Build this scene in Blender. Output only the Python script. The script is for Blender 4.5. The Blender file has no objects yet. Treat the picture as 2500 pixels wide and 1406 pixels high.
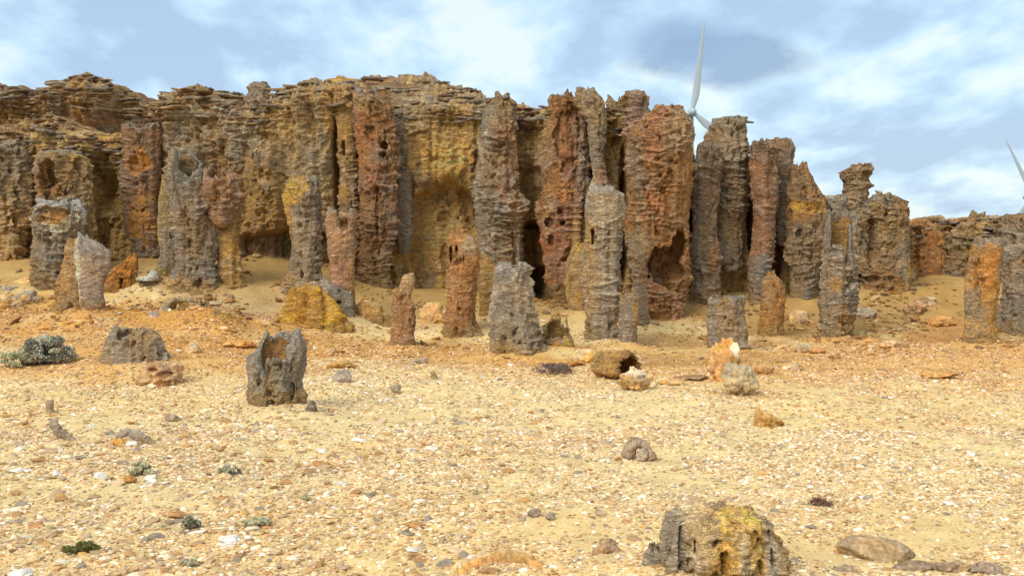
import bpy, math, random
import numpy as np
from mathutils import Matrix, Vector
R = math.radians
SC = bpy.context.scene
COL = SC.collection

# ------------------------------------------------------------------ camera, sky, sun, exposure
CAMZ = 2.2
FPX = 2681.0
PITCH = math.atan(143.0 / FPX)
cd = bpy.data.cameras.new('camera'); cam = bpy.data.objects.new('camera', cd); COL.objects.link(cam)
cd.sensor_width = 36.0; cd.lens = 36.0 * FPX / 2500.0
cd.clip_start = 0.1; cd.clip_end = 6000
cam.location = (0, 0, CAMZ); cam.rotation_euler = (math.pi / 2 - PITCH, 0, 0)
SC.camera = cam

SUN_EL, SUN_AZ = R(42), R(-36)          # azimuth measured from behind the camera towards the left
w = bpy.data.worlds.new('World'); SC.world = w; w.use_nodes = True
nt = w.node_tree; nt.nodes.clear()
def N(t, **k):
    n = nt.nodes.new(t)
    for a, b in k.items(): setattr(n, a, b)
    return n
L = lambda a, b: nt.links.new(a, b)
def math_n(op, a, b=None, clamp=False):
    n = N('ShaderNodeMath', operation=op); n.use_clamp = clamp
    for i, v in enumerate((a, b)):
        if v is None: continue
        if isinstance(v, (int, float)): n.inputs[i].default_value = v
        else: L(v, n.inputs[i])
    return n.outputs[0]
out = N('ShaderNodeOutputWorld'); bg = N('ShaderNodeBackground'); L(bg.outputs[0], out.inputs[0])
bg.inputs['Strength'].default_value = 0.10
sky = N('ShaderNodeTexSky', sky_type='NISHITA'); sky.sun_disc = False
sky.sun_elevation = SUN_EL; sky.sun_rotation = R(180 + 36)
sky.air_density = 1.2; sky.dust_density = 1.0; sky.ozone_density = 1.2
tc = N('ShaderNodeTexCoord'); sep = N('ShaderNodeSeparateXYZ'); L(tc.outputs['Generated'], sep.inputs[0])
zz = math_n('ADD', math_n('MAXIMUM', sep.outputs[2], 0.0), 0.30)
cx = math_n('DIVIDE', sep.outputs[0], zz); cy = math_n('DIVIDE', sep.outputs[1], zz)
comb = N('ShaderNodeCombineXYZ'); L(cx, comb.inputs[0]); L(cy, comb.inputs[1])
rot = N('ShaderNodeMapping'); L(comb.outputs[0], rot.inputs[0]); rot.inputs['Rotation'].default_value = (0, 0, R(24))
rot.inputs['Location'].default_value = (3.1, 1.7, 0); rot.inputs['Scale'].default_value = (1.0, 0.72, 1)
n1 = N('ShaderNodeTexNoise'); n1.inputs['Scale'].default_value = 2.3; n1.inputs['Detail'].default_value = 7; n1.inputs['Roughness'].default_value = 0.52
n1.inputs['Distortion'].default_value = 0.35; L(rot.outputs[0], n1.inputs['Vector'])
n2 = N('ShaderNodeTexNoise'); n2.inputs['Scale'].default_value = 6.5; n2.inputs['Detail'].default_value = 6; n2.inputs['Roughness'].default_value = 0.55
L(rot.outputs[0], n2.inputs['Vector'])
mx = math_n('ADD', math_n('MULTIPLY', n1.outputs[0], 0.64), math_n('MULTIPLY', n2.outputs[0], 0.36))
# one darker grey-blue cloud up to the right
ctr = Vector(((1735 - 1250) / FPX, 1.0, (560 - 135) / FPX)).normalized()
dx = math_n('SUBTRACT', sep.outputs[0], ctr.x); dz = math_n('SUBTRACT', sep.outputs[2], ctr.z)
dx2 = math_n('DIVIDE', math_n('ADD', dx, math_n('MULTIPLY', dz, 0.9)), 0.062); dz2 = math_n('DIVIDE', dz, 0.024)
rr = math_n('ADD', math_n('MULTIPLY', dx2, dx2), math_n('MULTIPLY', dz2, dz2))
rr = math_n('ADD', rr, math_n('MULTIPLY', math_n('SUBTRACT', n2.outputs[0], 0.5), -5.0))
front = math_n('GREATER_THAN', sep.outputs[1], 0.0)
blob = math_n('MULTIPLY', math_n('MULTIPLY_ADD', rr, -0.75) if False else math_n('SUBTRACT', 1.2, math_n('MULTIPLY', rr, 0.6), True), front)
ramp = N('ShaderNodeValToRGB'); L(mx, ramp.inputs[0])
e = ramp.color_ramp.elements
e[0].position = 0.44; e[0].color = (3.0, 4.15, 5.7, 1)
e[1].position = 0.575; e[1].color = (5.8, 6.7, 6.9, 1)
e2 = ramp.color_ramp.elements.new(0.48); e2.color = (3.6, 4.9, 6.5, 1)
e3 = ramp.color_ramp.elements.new(0.52); e3.color = (4.3, 5.8, 6.9, 1)
mix0 = N('ShaderNodeMixRGB'); mix0.inputs[0].default_value = 0.86; L(sky.outputs[0], mix0.inputs[1]); L(ramp.outputs[0], mix0.inputs[2])
mix1 = N('ShaderNodeMixRGB'); L(math_n('MULTIPLY', blob, 0.85), mix1.inputs[0]); L(mix0.outputs[0], mix1.inputs[1]); mix1.inputs[2].default_value = (2.0, 3.0, 4.5, 1)
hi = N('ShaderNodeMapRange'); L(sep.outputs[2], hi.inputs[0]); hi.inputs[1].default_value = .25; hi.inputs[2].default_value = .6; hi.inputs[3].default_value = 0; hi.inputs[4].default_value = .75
mix2 = N('ShaderNodeMixRGB'); L(hi.outputs[0], mix2.inputs[0]); L(mix1.outputs[0], mix2.inputs[1]); mix2.inputs[2].default_value = (5.9, 6.0, 5.9, 1)  # unseen overhead sky, whitened to offset the blue fill light on the scene
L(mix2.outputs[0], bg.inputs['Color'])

sd = bpy.data.lights.new('sun', 'SUN'); sun = bpy.data.objects.new('sun', sd); COL.objects.link(sun)
sd.energy = 1.9; sd.angle = R(34); sd.color = (1.0, 0.93, 0.80)
sdir = Vector((math.sin(SUN_AZ) * math.cos(SUN_EL), -math.cos(SUN_AZ) * math.cos(SUN_EL), math.sin(SUN_EL)))
sun.rotation_euler = sdir.to_track_quat('Z', 'Y').to_euler(); sun.location = (-10, -10, 30)
vs = SC.view_settings; vs.view_transform = 'Standard'; vs.look = 'None'; vs.gamma = 1; vs.exposure = 0.60; vs.use_curve_mapping = False

# ------------------------------------------------------------------ numpy noise
_rng = np.random.RandomState(7)
PERM = np.concatenate([_rng.permutation(256)] * 3).astype(np.int32)
GR = np.array([(1,1,0),(-1,1,0),(1,-1,0),(-1,-1,0),(1,0,1),(-1,0,1),(1,0,-1),(-1,0,-1),(0,1,1),(0,-1,1),(0,1,-1),(0,-1,-1),(1,1,0),(-1,1,0),(0,-1,1),(0,-1,-1)], np.float32)
def pn(x, y, z, s=0):
    x = np.asarray(x, np.float32) + s * 17.31; y = np.asarray(y, np.float32) + s * 5.77; z = np.asarray(z, np.float32) - s * 9.13
    x, y, z = np.broadcast_arrays(x, y, z)
    xi = np.floor(x).astype(np.int32); yi = np.floor(y).astype(np.int32); zi = np.floor(z).astype(np.int32)
    xf = x - xi; yf = y - yi; zf = z - zi
    xi &= 255; yi &= 255; zi &= 255
    u = xf * xf * xf * (xf * (xf * 6 - 15) + 10); v = yf * yf * yf * (yf * (yf * 6 - 15) + 10); q = zf * zf * zf * (zf * (zf * 6 - 15) + 10)
    def g(i, j, k):
        h = PERM[PERM[PERM[(xi + i) & 255] + ((yi + j) & 255)] + ((zi + k) & 255)] & 15
        gg = GR[h]
        return gg[..., 0] * (xf - i) + gg[..., 1] * (yf - j) + gg[..., 2] * (zf - k)
    a = g(0,0,0); a = a + u * (g(1,0,0) - a)
    b = g(0,1,0); b = b + u * (g(1,1,0) - b)
    c = g(0,0,1); c = c + u * (g(1,0,1) - c)
    d = g(0,1,1); d = d + u * (g(1,1,1) - d)
    a = a + v * (b - a); c = c + v * (d - c)
    return a + q * (c - a)
def fbm(x, y, z, s=0, o=3, r=0.5):
    t = 0; a = 1
    for k in range(o):
        t = t + a * pn(x * 2 ** k, y * 2 ** k, z * 2 ** k, s + k * 3); a *= r
    return t
def sst(a, b, x):
    t = np.clip((x - a) / (b - a + 1e-9), 0, 1); return t * t * (3 - 2 * t)

# ------------------------------------------------------------------ pixel <-> world
cp, sp = math.cos(PITCH), math.sin(PITCH)
def ray(px, py):
    a = (px - 1250.0) / FPX; b = (703.0 - py) / FPX
    return a, cp + b * sp, b * cp - sp
def P(px, py, Y):
    a, b, c = ray(px, py); t = Y / b
    return np.array([a * t, Y, CAMZ + c * t])
def zat(py, Y):
    a, b, c = ray(1250, py); return CAMZ + c * Y / b
def xat(px, Y): return (px - 1250.0) / FPX * Y * 1.0
def ground(x, y, detail=False):
    x = np.asarray(x, float); y = np.asarray(y, float)
    left = sst(-2.2, -6.5, x)
    z = 0.62 * left * sst(14.5, 22.5, y) + 0.80 * sst(21.2, 25.3, y)
    z = z + 0.10 * np.exp(-((x - 9.6) / 1.5) ** 2) * sst(21.0, 25.5, y)
    z = z - 0.25 * np.exp(-((x - 1.0) / 1.2) ** 2) * sst(22.5, 25.5, y)
    z = z + 0.05 * pn(x * .35, y * .35, 0.3, 2) + 0.022 * pn(x * 1.1, y * 1.1, 0.3, 4)
    z = z * sst(-60, 5, y) + 0
    back = sst(28.0, 31.5, y)
    z = z * (1 - back) + 2.0 * back
    if detail:
        m = sst(24.5, 21.0, y)
        z = z + m * (0.010 * pn(x * 3.1, y * 3.1, .7, 6) + 0.006 * pn(x * 9, y * 9, .7, 8)) + (1 - m) * 0.008 * pn(x * 4, y * 4, .7, 9)
        for (mx_, my_, rx_, ry_, h_) in MOUNDS:
            z = z + h_ * np.exp(-((x - mx_) / rx_) ** 2 - ((y - my_) / ry_) ** 2)
    return z
MOUNDS = []
def G(px, py):
    a, b, c = ray(px, py)
    Y = np.linspace(4, 27, 1200); z = CAMZ + c * Y / b; x = a * Y / b
    d = z - ground(x, Y); i = np.argmax(d < 0)
    if not (d < 0).any(): i = len(Y) - 1
    return np.array([x[i], Y[i], float(ground(x[i], Y[i]))])

# ------------------------------------------------------------------ mesh, objects
def mesh_from(name, V, F, C=None, mat=None, smooth=True, mats=None):
    me = bpy.data.meshes.new(name)
    V = np.asarray(V, np.float32); F = np.asarray(F, np.int32)
    me.vertices.add(len(V)); me.vertices.foreach_set('co', V.ravel())
    n, k = F.shape
    me.loops.add(n * k); me.loops.foreach_set('vertex_index', F.ravel())
    me.polygons.add(n); me.polygons.foreach_set('loop_start', np.arange(0, n * k, k, dtype=np.int32))
    me.polygons.foreach_set('loop_total', np.full(n, k, np.int32))
    me.polygons.foreach_set('use_smooth', np.full(n, smooth, bool))
    me.update(calc_edges=True); 
    if C is not None:
        at = me.color_attributes.new('Col', 'FLOAT_COLOR', 'POINT')
        c4 = np.ones((len(V), 4), np.float32); c4[:, :3] = C
        at.data.foreach_set('color', c4.ravel())
    if mat: me.materials.append(mat)
    me.validate()
    return me
def obj(name, me, parent=None, loc=(0, 0, 0)):
    o = bpy.data.objects.new(name, me); COL.objects.link(o); o.location = loc
    if parent: o.parent = parent
    return o
def tag(o, label=None, cat=None, group=None, kind=None):
    if label: o['label'] = label
    if cat: o['category'] = cat
    if group: o['group'] = group
    if kind: o['kind'] = kind
    return o
def grid_faces(nu, nv, wrap=False):
    iu = np.arange(nu if wrap else nu - 1); iv = np.arange(nv - 1)
    A, B = np.meshgrid(iu, iv)
    a = B * nu + A; b = B * nu + (A + 1) % nu
    return np.stack([a, b, b + nu, a + nu], -1).reshape(-1, 4)

# ------------------------------------------------------------------ materials
def mat(name, rough=0.95, bump=0.012, strength=1.0, var=0.25, aniso=True, scale=1.0, base=None, spec=0.0, net=False):
    m = bpy.data.materials.new(name); m.use_nodes = True; t = m.node_tree; b = t.nodes['Principled BSDF']
    b.inputs['Roughness'].default_value = rough
    b.inputs['Specular IOR Level'].default_value = spec
    def n(ty): return t.nodes.new(ty)
    tc = n('ShaderNodeTexCoord'); mp = n('ShaderNodeMapping'); t.links.new(tc.outputs['Object'], mp.inputs[0])
    mp.inputs['Scale'].default_value = (scale, scale, scale * (3.0 if aniso else 1.0))
    na = n('ShaderNodeTexNoise'); na.inputs['Scale'].default_value = 9; na.inputs['Detail'].default_value = 8; na.inputs['Roughness'].default_value = .65; na.inputs['Distortion'].default_value = .3
    nb = n('ShaderNodeTexNoise'); nb.inputs['Scale'].default_value = 38; nb.inputs['Detail'].default_value = 4; nb.inputs['Roughness'].default_value = .6
    t.links.new(mp.outputs[0], na.inputs['Vector']); t.links.new(tc.outputs['Object'], nb.inputs['Vector'])
    if base is None:
        at = n('ShaderNodeAttribute'); at.attribute_name = 'Col'; src = at.outputs['Color']
    else:
        rg = n('ShaderNodeRGB'); rg.outputs[0].default_value = (*base, 1); src = rg.outputs[0]
    mr = n('ShaderNodeMapRange'); t.links.new(na.outputs[0], mr.inputs[0])
    mr.inputs[1].default_value = .3; mr.inputs[2].default_value = .7; mr.inputs[3].default_value = 1 - var; mr.inputs[4].default_value = 1 + var
    mr2 = n('ShaderNodeMapRange'); t.links.new(nb.outputs[0], mr2.inputs[0])
    mr2.inputs[1].default_value = .3; mr2.inputs[2].default_value = .7; mr2.inputs[3].default_value = 1 - var * .8; mr2.inputs[4].default_value = 1 + var * .8
    mm = n('ShaderNodeMath'); mm.operation = 'MULTIPLY'; t.links.new(mr.outputs[0], mm.inputs[0]); t.links.new(mr2.outputs[0], mm.inputs[1])
    vm = n('ShaderNodeVectorMath'); vm.operation = 'SCALE'; t.links.new(src, vm.inputs[0]); t.links.new(mm.outputs[0], vm.inputs['Scale'])
    t.links.new(vm.outputs[0], b.inputs['Base Color'])
    if net:
        hs = []
        for sc_, wd in ((4.2, .045), (10.5, .06)):
            m2 = n('ShaderNodeMapping'); t.links.new(tc.outputs['Object'], m2.inputs[0]); m2.inputs['Scale'].default_value = (sc_ * scale, sc_ * scale, sc_ * 3.2 * scale)
            nn_ = n('ShaderNodeTexNoise'); nn_.inputs['Scale'].default_value = 1; nn_.inputs['Detail'].default_value = 3; nn_.inputs['Roughness'].default_value = .45; nn_.inputs['Distortion'].default_value = .5
            t.links.new(m2.outputs[0], nn_.inputs['Vector'])
            q1 = n('ShaderNodeMath'); q1.operation = 'SUBTRACT'; t.links.new(nn_.outputs[0], q1.inputs[0]); q1.inputs[1].default_value = .5
            q2 = n('ShaderNodeMath'); q2.operation = 'ABSOLUTE'; t.links.new(q1.outputs[0], q2.inputs[0])
            q3 = n('ShaderNodeMapRange'); t.links.new(q2.outputs[0], q3.inputs[0]); q3.inputs[1].default_value = 0; q3.inputs[2].default_value = wd; q3.inputs[3].default_value = 1; q3.inputs[4].default_value = 0
            hs.append(q3.outputs[0])
        cm = n('ShaderNodeMixRGB'); cm.inputs[2].default_value = (.66, .53, .38, 1); t.links.new(vm.outputs[0], cm.inputs[1])
        ml = n('ShaderNodeMath'); ml.operation = 'MULTIPLY'; t.links.new(hs[0], ml.inputs[0]); ml.inputs[1].default_value = .30
        t.links.new(ml.outputs[0], cm.inputs[0]); t.links.new(cm.outputs[0], b.inputs['Base Color'])
        a0 = n('ShaderNodeMath'); a0.operation = 'MULTIPLY_ADD'; t.links.new(hs[1], a0.inputs[0]); a0.inputs[1].default_value = .22; t.links.new(na.outputs[0], a0.inputs[2])
        a1 = n('ShaderNodeMath'); a1.operation = 'MULTIPLY_ADD'; t.links.new(hs[0], a1.inputs[0]); a1.inputs[1].default_value = .42; t.links.new(a0.outputs[0], a1.inputs[2])
        hsrc = a1.outputs[0]
    else: hsrc = na.outputs[0]
    ad = n('ShaderNodeMath'); ad.operation = 'MULTIPLY_ADD'; t.links.new(nb.outputs[0], ad.inputs[0]); ad.inputs[1].default_value = .35; t.links.new(hsrc, ad.inputs[2])
    bp = n('ShaderNodeBump'); bp.inputs['Strength'].default_value = strength; bp.inputs['Distance'].default_value = bump
    t.links.new(ad.outputs[0], bp.inputs['Height']); t.links.new(bp.outputs[0], b.inputs['Normal'])
    return m
M_ROCK = mat('weathered_rock', bump=0.10, var=.30, net=True)
M_ROCKN = mat('weathered_rock_near', bump=0.035, var=.32, net=True, scale=2.2)
M_STONE = mat('loose_stone', bump=0.035, var=.28, aniso=False, scale=2)
M_PEB = mat('pebble', bump=0.0008, strength=.5, var=.2, aniso=False, scale=.15)
M_SAND = mat('sand', bump=0.012, var=.10, aniso=False, scale=2)
M_GRAVEL = mat('gravel_stone', bump=0.006, var=.12, aniso=False, scale=2)
M_LEAF = mat('leaf', bump=0.0, strength=0, var=.15, aniso=False)
M_PAINT = mat('white_paint', rough=.45, bump=0, strength=0, var=.02, aniso=False, scale=.01, base=(.40, .46, .50), spec=.4)

GRY = (.255,.230,.205); LGR = (.42,.375,.32); DGR = (.125,.11,.095); BLU = (.215,.208,.20); TAN = (.40,.30,.18); RED = (.31,.135,.075); BRN = (.25,.155,.09)
OCH = (.46,.29,.10); ORG = (.50,.22,.045); YEL = (.60,.36,.08); SND = (.50,.34,.17); WHT = (.62,.57,.50); PNK = (.38,.22,.15); OLV = (.30,.24,.12); PUR=(.215,.14,.105)
CREAM = (.55,.44,.30)

def paint(x, y, z, pal, patches, seed, ridge=None, crest=(.62,.50,.36), crestk=.70, scale=1.0, glob=1.0):
    n = fbm(x * .9 * scale, y * .9 * scale, z * .55 * scale, seed + 40, 4, .55) * 1.25 + .5
    k = len(pal); t = np.clip(n, 0, .999) * (k - 1) if k > 1 else n * 0
    i = np.clip(t.astype(int), 0, max(k - 2, 0)); f = sst(.25, .75, t - i)[..., None]
    pa = np.array(pal, np.float32)
    c = pa[i] * (1 - f) + pa[np.minimum(i + 1, k - 1)] * f
    if patches:
        wq = fbm(x * 1.8, y * 1.8, z * 1.8, seed + 51, 5, .72)
        for (cx_, cz_, rx_, rz_, col, *s) in patches:
            d = np.sqrt(((x - cx_) / rx_) ** 2 + ((z - cz_) / rz_) ** 2) + wq * .75
            m = sst(1.22, .74, d)[..., None] * (s[0] if s else 1.0) * .92
            c = c * (1 - m) + np.array(col, np.float32) * m
    gw = fbm(x * .55, y * .55, z * .8, 400, 5, .6); gm = (np.clip(.12 + .8 * fbm(x * .8, y * .8, z * 1.3, 410, 4, .6), 0, .42) * glob)[..., None]
    gpal = np.array([GRY, BRN, (.30,.22,.15), OCH, GRY]); gt = np.clip(gw * 1.4 + .5, 0, .999) * 4; gi = gt.astype(int); gf = (gt - gi)[..., None]
    c = c * (1 - gm) + (gpal[gi] * (1 - gf) + gpal[np.minimum(gi + 1, 4)] * gf) * gm
    c = c * np.array([1.60, 1.44, 1.20])
    v = fbm(x * 4, y * 4, z * 9, seed + 77, 3)
    c = c * (1 + .30 * v)[..., None]
    h = pn(x * 2.3, y * 2.3, z * 2.3, seed + 91)[..., None]
    c = c * (1 + h * np.array([.14, 0, -.22]))
    if ridge is not None:
        m = (np.clip(ridge, 0, 1) * crestk)[..., None]
        c = c * (1 - m) + (np.array(crest) * .6 + c * .75) * m
    return np.clip(c, .01, .9)

def spallmask(x, y, z, seed):
    a = fbm(x * 1.15, y * 1.15, z * .75, seed + 131, 5, .62)
    return sst(.21, .27, a)
def rockdisp(x, y, z, seed, body=1.0, ledge=1.0, pit=1.0, fr=1.0):
    if fr != 1.0:
        d, m = rockdisp(x * fr, y * fr, z * fr, seed, body, ledge, pit); return d / fr, m
    wz = z + .10 * pn(x * .8, y * .8, z * .8, seed) + .045 * pn(x * 2.6, y * 2.6, z * 2.6, seed + 1) + .012 * pn(x * 9, y * 9, z * 9, seed + 2)
    m = np.clip(.60 + 1.5 * pn(x * .9, y * .9, z * 1.2, seed + 3), 0.12, 1)
    n1 = pn(x * 1.7 * fr, y * 1.7 * fr, wz * 6.5 * fr, seed + 4); r1 = np.exp(-(n1 / .085) ** 2)
    n2 = pn(x * 3.6 * fr, y * 3.6 * fr, wz * 13 * fr, seed + 5); r2 = np.exp(-(n2 / .11) ** 2)
    s = (wz * 3.7 * fr + .9 * pn(x * .8, y * .8, z * .4, seed + 6)) % 1.0; saw = s ** 2.2 * (1 - sst(.93, 1.0, s))
    d = body * (.085 * pn(x * 1.1, y * 1.1, z * .7, seed + 7) + .045 * pn(x * 3, y * 3, z * 1.8, seed + 8) + .034 * pn(x * 7, y * 7, z * 10, seed + 9) + .017 * pn(x * 17, y * 17, z * 24, seed + 12))
    rd = m * (.050 * r1 + .026 * r2)
    d = d + ledge * (rd + .022 * saw * m) + body * (.075 * (np.abs(pn(x * 3.3, y * 3.3, z * .45, seed + 14)) - .2) * 1.6 + .04 * pn(x * 8, y * 8, z * 1.1, seed + 15))
    pm = np.clip(fbm(x * 4, y * 4, z * 2.6, seed + 10, 3, .6) - .36, 0, 1); d = d - pit * pm * .24
    return d, np.clip(m * (.9 * r1 + .55 * r2 + .5 * saw ** 2), 0, 1)

def plates(items, seed, pal):
    """thin broken slabs of bedded rock: (x, y, z, r, thickness)"""
    q = np.random.RandomState(seed); V, F, C = [], [], []; o = 0; n = 22
    th = np.arange(n) / n * 2 * math.pi
    for (x, y, z, r_, t_) in items:
        sd = q.randint(0, 900); out_ = 1 + .45 * fbm(np.cos(th) * 1.2, np.sin(th) * 1.2, sd * .37, 1, 4, .65) * 1.6
        sx, sy = q.uniform(.9, 1.5), q.uniform(.6, 1.0); rows_ = []
        for (k, h) in ((.02, -.5), (.55, -.5), (.93, -.35), (1.0, .15), (.9, .5), (.5, .6), (.02, .62)):
            rows_.append(np.stack([np.cos(th) * out_ * r_ * k * sx, np.sin(th) * out_ * r_ * k * sy, np.full(n, h * t_) + .35 * t_ * pn(np.cos(th) * k * 2, np.sin(th) * k * 2, sd * .3, 4)], -1))
        v = np.concatenate(rows_); ax, ay = q.normal(0, .10, 2); az = q.uniform(-.4, .4)
        v = v @ np.array(Matrix.Rotation(az, 3, 'Z') @ Matrix.Rotation(ax, 3, 'X') @ Matrix.Rotation(ay, 3, 'Y')).T + np.array([x, y, z])
        V.append(v); F.append(grid_faces(n, 7, True) + o); o += len(v)
        c = np.array(pal[q.randint(len(pal))]) * np.array([1.5, 1.36, 1.15]) * q.uniform(.75, 1.15) * (1 + .35 * fbm(v[:, 0] * 5, v[:, 1] * 5, v[:, 2] * 14, 3, 3))[:, None]
        C.append(c)
    return np.concatenate(V), np.concatenate(F), np.clip(np.concatenate(C), .01, .9)
ROCKGROUP = None
def tube_geo(rows, dr=.8, amp=1.0, ledge=1.0, pit=1.0, seed=0, pal=(GRY,), patches=(), cup=None, inner=ORG, rim=None, pits=(), jag=.05, res=.018, squareness=0.0, origin=(0, 0, 0), dyrow=None, crestk=.70, rimw=.05, fr=1.0, gl=None, spall=.8, spcol=None, glob=1.0):
    if spcol is None: spcol = np.array(pal[0]) * .55 + np.array((.30,.15,.035))
    """rows: (z, xl, xr) metric, bottom first. Returns V, F, C (world offsets by origin for noise)."""
    rows = sorted(rows); zr = np.array([r[0] for r in rows]); cl = np.array([r[1] for r in rows]); cr = np.array([r[2] for r in rows])
    H = zr[-1] - zr[0]; Rm = (cr - cl).max() / 2
    nth = int(np.clip(2 * math.pi * Rm / res, 28, 260)); nz = int(np.clip(H / res, 14, 330))
    th = np.arange(nth) / nth * 2 * math.pi
    j = fbm(np.cos(th) * 2.2, np.sin(th) * 2.2, 0.5, seed + 31, 3, .7)
    j2 = fbm(np.cos(th) * 7, np.sin(th) * 7, 0.5, seed + 35, 2, .7)
    ztop = zr[-1] + jag * (1.5 * j + 0.8 * j2)
    if cup:
        ztop = zr[-1] + jag * (1.1 * j + 0.3 * j2)
        for (tc_, tw, drop) in cup.get('notch', ()):
            d = np.abs((np.degrees(th) - tc_ + 180) % 360 - 180) / tw
            ztop = ztop - drop * sst(1.25, .75, d + .18 * j)
    T = np.linspace(0, 1, nz)[:, None]
    Z = zr[0] + T * (ztop[None, :] - zr[0])
    def cr_at(Zq):
        zc = np.clip(Zq, zr[0], zr[-1]); a = np.interp(zc, zr, cl); b = np.interp(zc, zr, cr); return (a + b) / 2, (b - a) / 2
    C0, Rr = cr_at(Z)
    if gl is not None: Rr = Rr * (1 + .22 * np.exp(-np.abs(Z - gl).clip(0) / .16) * (Z < gl + 1) ) 
    ca, sa = np.cos(th)[None, :], np.sin(th)[None, :]
    q = squareness; den = (np.abs(ca) ** (2 + 2 * q) + np.abs(sa) ** (2 + 2 * q)) ** (1 / (2 + 2 * q))
    ca = ca / den; sa = sa / den
    dyr = np.interp(Z, zr, dyrow) if dyrow is not None else 0.0
    ox, oy, oz = origin
    X = C0 + Rr * ca; Y = Rr * dr * sa + dyr
    D, RG = rockdisp(X + ox, Y + oy, Z + oz, seed, amp, ledge, pit, fr)
    SP = spallmask(X + ox, Y + oy, Z + oz, seed) * spall
    D = D - .055 * SP / fr
    k = np.clip(Rr / .35, .25, 1.15)
    X = X + D * ca * k; Y = Y + D * sa * k
    Zo = Z - 0.25 * RG * D * 0
    inn = np.zeros_like(X)
    # inner rows
    if cup: dep = cup.get('depth', .2); wall = cup.get('wall', .14); ni = 26
    else: dep = None; wall = .25; ni = 10
    Cx = C0[-1].mean(); 
    rows_x = [X]; rows_y = [Y]; rows_z = [Zo]; rows_r = [RG]; rows_i = [inn]
    xt, yt, zt = X[-1], Y[-1], ztop
    cyt = float(dyr[-1].mean()) if dyrow is not None else 0.0
    if cup:
        fl = ztop.min() - dep if 'floor' not in cup else cup['floor']
        for a in range(1, ni + 1):
            f = a / ni
            if f < .12: rr_ = 1 - wall * f / .12; zz_ = zt + .012
            elif f < .7:
                g_ = (f - .12) / .58; rr_ = 1 - wall - .12 * g_; zz_ = zt + (fl - zt) * g_
            else:
                g_ = (f - .7) / .3; rr_ = (1 - wall - .12) * (1 - g_) + .001; zz_ = fl - .05 * g_ + zt * 0
            c0, r0 = cr_at(zz_); c0 = c0 if f < .95 else c0
            bx = (xt - Cx) * rr_ + Cx if f < .12 else c0 + r0 * rr_ * ca[0]; by = (yt - cyt) * rr_ + cyt if f < .12 else r0 * dr * rr_ * sa[0] + cyt
            dd = .05 * fbm((bx + ox) * 4, (by + oy) * 4, (zz_ + oz) * 4, seed + 61, 3, .6) * min(1, Rm / .3)
            if f >= .12: bx = bx - dd * ca[0] * 1.2; by = by - dd * sa[0] * 1.2; zz_ = zz_ + dd * (.8 if f > .7 else 0)
            rows_x.append(bx[None]); rows_y.append(by[None]); rows_z.append(np.asarray(zz_)[None] + 0 * bx[None]); rows_r.append(np.full_like(bx, .2)[None])
            rows_i.append(np.full_like(bx, 0 if f < .16 else 1)[None])
    else:
        for a in range(1, ni + 1):
            f = a / ni; rr_ = max(1 - f, .001); m_ = ztop.mean()
            bx = (xt - Cx) * rr_ + Cx; by = (yt - cyt) * rr_ + cyt
            zz_ = zt * (1 - f) + m_ * f + .04 * math.sin(f * 1.5) + .05 * fbm((bx + ox) * 5, (by + oy) * 5, seed, seed + 63, 3, .6) * math.sin(f * 3.1)
            rows_x.append(bx[None]); rows_y.append(by[None]); rows_z.append(zz_[None]); rows_r.append(np.full_like(bx, .4)[None]); rows_i.append(np.zeros_like(bx)[None])
    X = np.concatenate(rows_x); Y = np.concatenate(rows_y); Z = np.concatenate(rows_z); RG = np.concatenate(rows_r); IN = np.concatenate(rows_i)
    hole = np.zeros_like(X)
    for (hx, hz, hrx, hrz, hd) in pits:
        wq = fbm((X + ox) * 3.5, (Y + oy) * 3.5, (Z + oz) * 3.5, seed + 71, 3, .6)
        d = np.sqrt(((X - hx) / hrx) ** 2 + ((Z - hz) / hrz) ** 2) + .38 * wq
        m = sst(1.06, .86, d) * (Y < cyt + .05 if dyrow is None else 1) * (1 - IN)
        Y = Y + m * hd * (1 + .3 * wq); hole = np.maximum(hole, m)
        RG = np.maximum(RG * (1 - m), np.exp(-((d - 1.05) / .06) ** 2) * (1 - IN) * .8)
    C = paint(X + ox, Y + oy, Z + oz, pal, [(a_ + ox, b_ + oz, *r_) for (a_, b_, *r_) in patches], seed, RG, crestk=crestk, glob=glob)
    spa = np.concatenate([SP, np.zeros((X.shape[0] - SP.shape[0], X.shape[1]))])[..., None] * .8
    rc = np.concatenate([sst(.03, -.09, D), np.zeros((X.shape[0] - D.shape[0], X.shape[1]))])[..., None] * .5 * min(1, spall * 1.2)
    C = C * (1 - rc) + (C * .4 + np.array((.46, .285, .09))) * rc
    sc_ = np.array(spcol, np.float32) * (1 + .45 * fbm((X + ox) * 4, (Y + oy) * 4, (Z + oz) * 7, seed + 67, 3))[..., None]
    C = C * (1 - spa) + sc_ * spa
    ci = np.array(inner, np.float32) * 1.25 * (1 + .35 * fbm((X + ox) * 5, (Y + oy) * 5, (Z + oz) * 5, seed + 66, 3))[..., None]
    C = C * (1 - IN[..., None]) + ci * IN[..., None]
    if gl is not None:
        m = (sst(min(.50, .16 * H), .03, Z - gl + .45 * fbm((X + ox) * 2, (Y + oy) * 2, (Z + oz) * 2, seed + 45, 4, .6)) * .66 * (1 - IN))[..., None]
        C = C * (1 - m) + np.array((.50, .31, .12)) * m
    if rim is not None:
        m = np.clip(np.exp(-((ztop[None, :] - Z) / rimw).clip(0) ** 2) * (1 - IN) * (.75 + .9 * pn(X * 9, Y * 9, Z * 9, seed + 3)), 0, 1)[..., None]
        C = C * (1 - m) + np.array(rim, np.float32) * m
    V = np.stack([X, Y, Z], -1).reshape(-1, 3)
    return V, grid_faces(nth, X.shape[0], True), np.clip(C.reshape(-1, 3), .01, .9), 0

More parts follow.
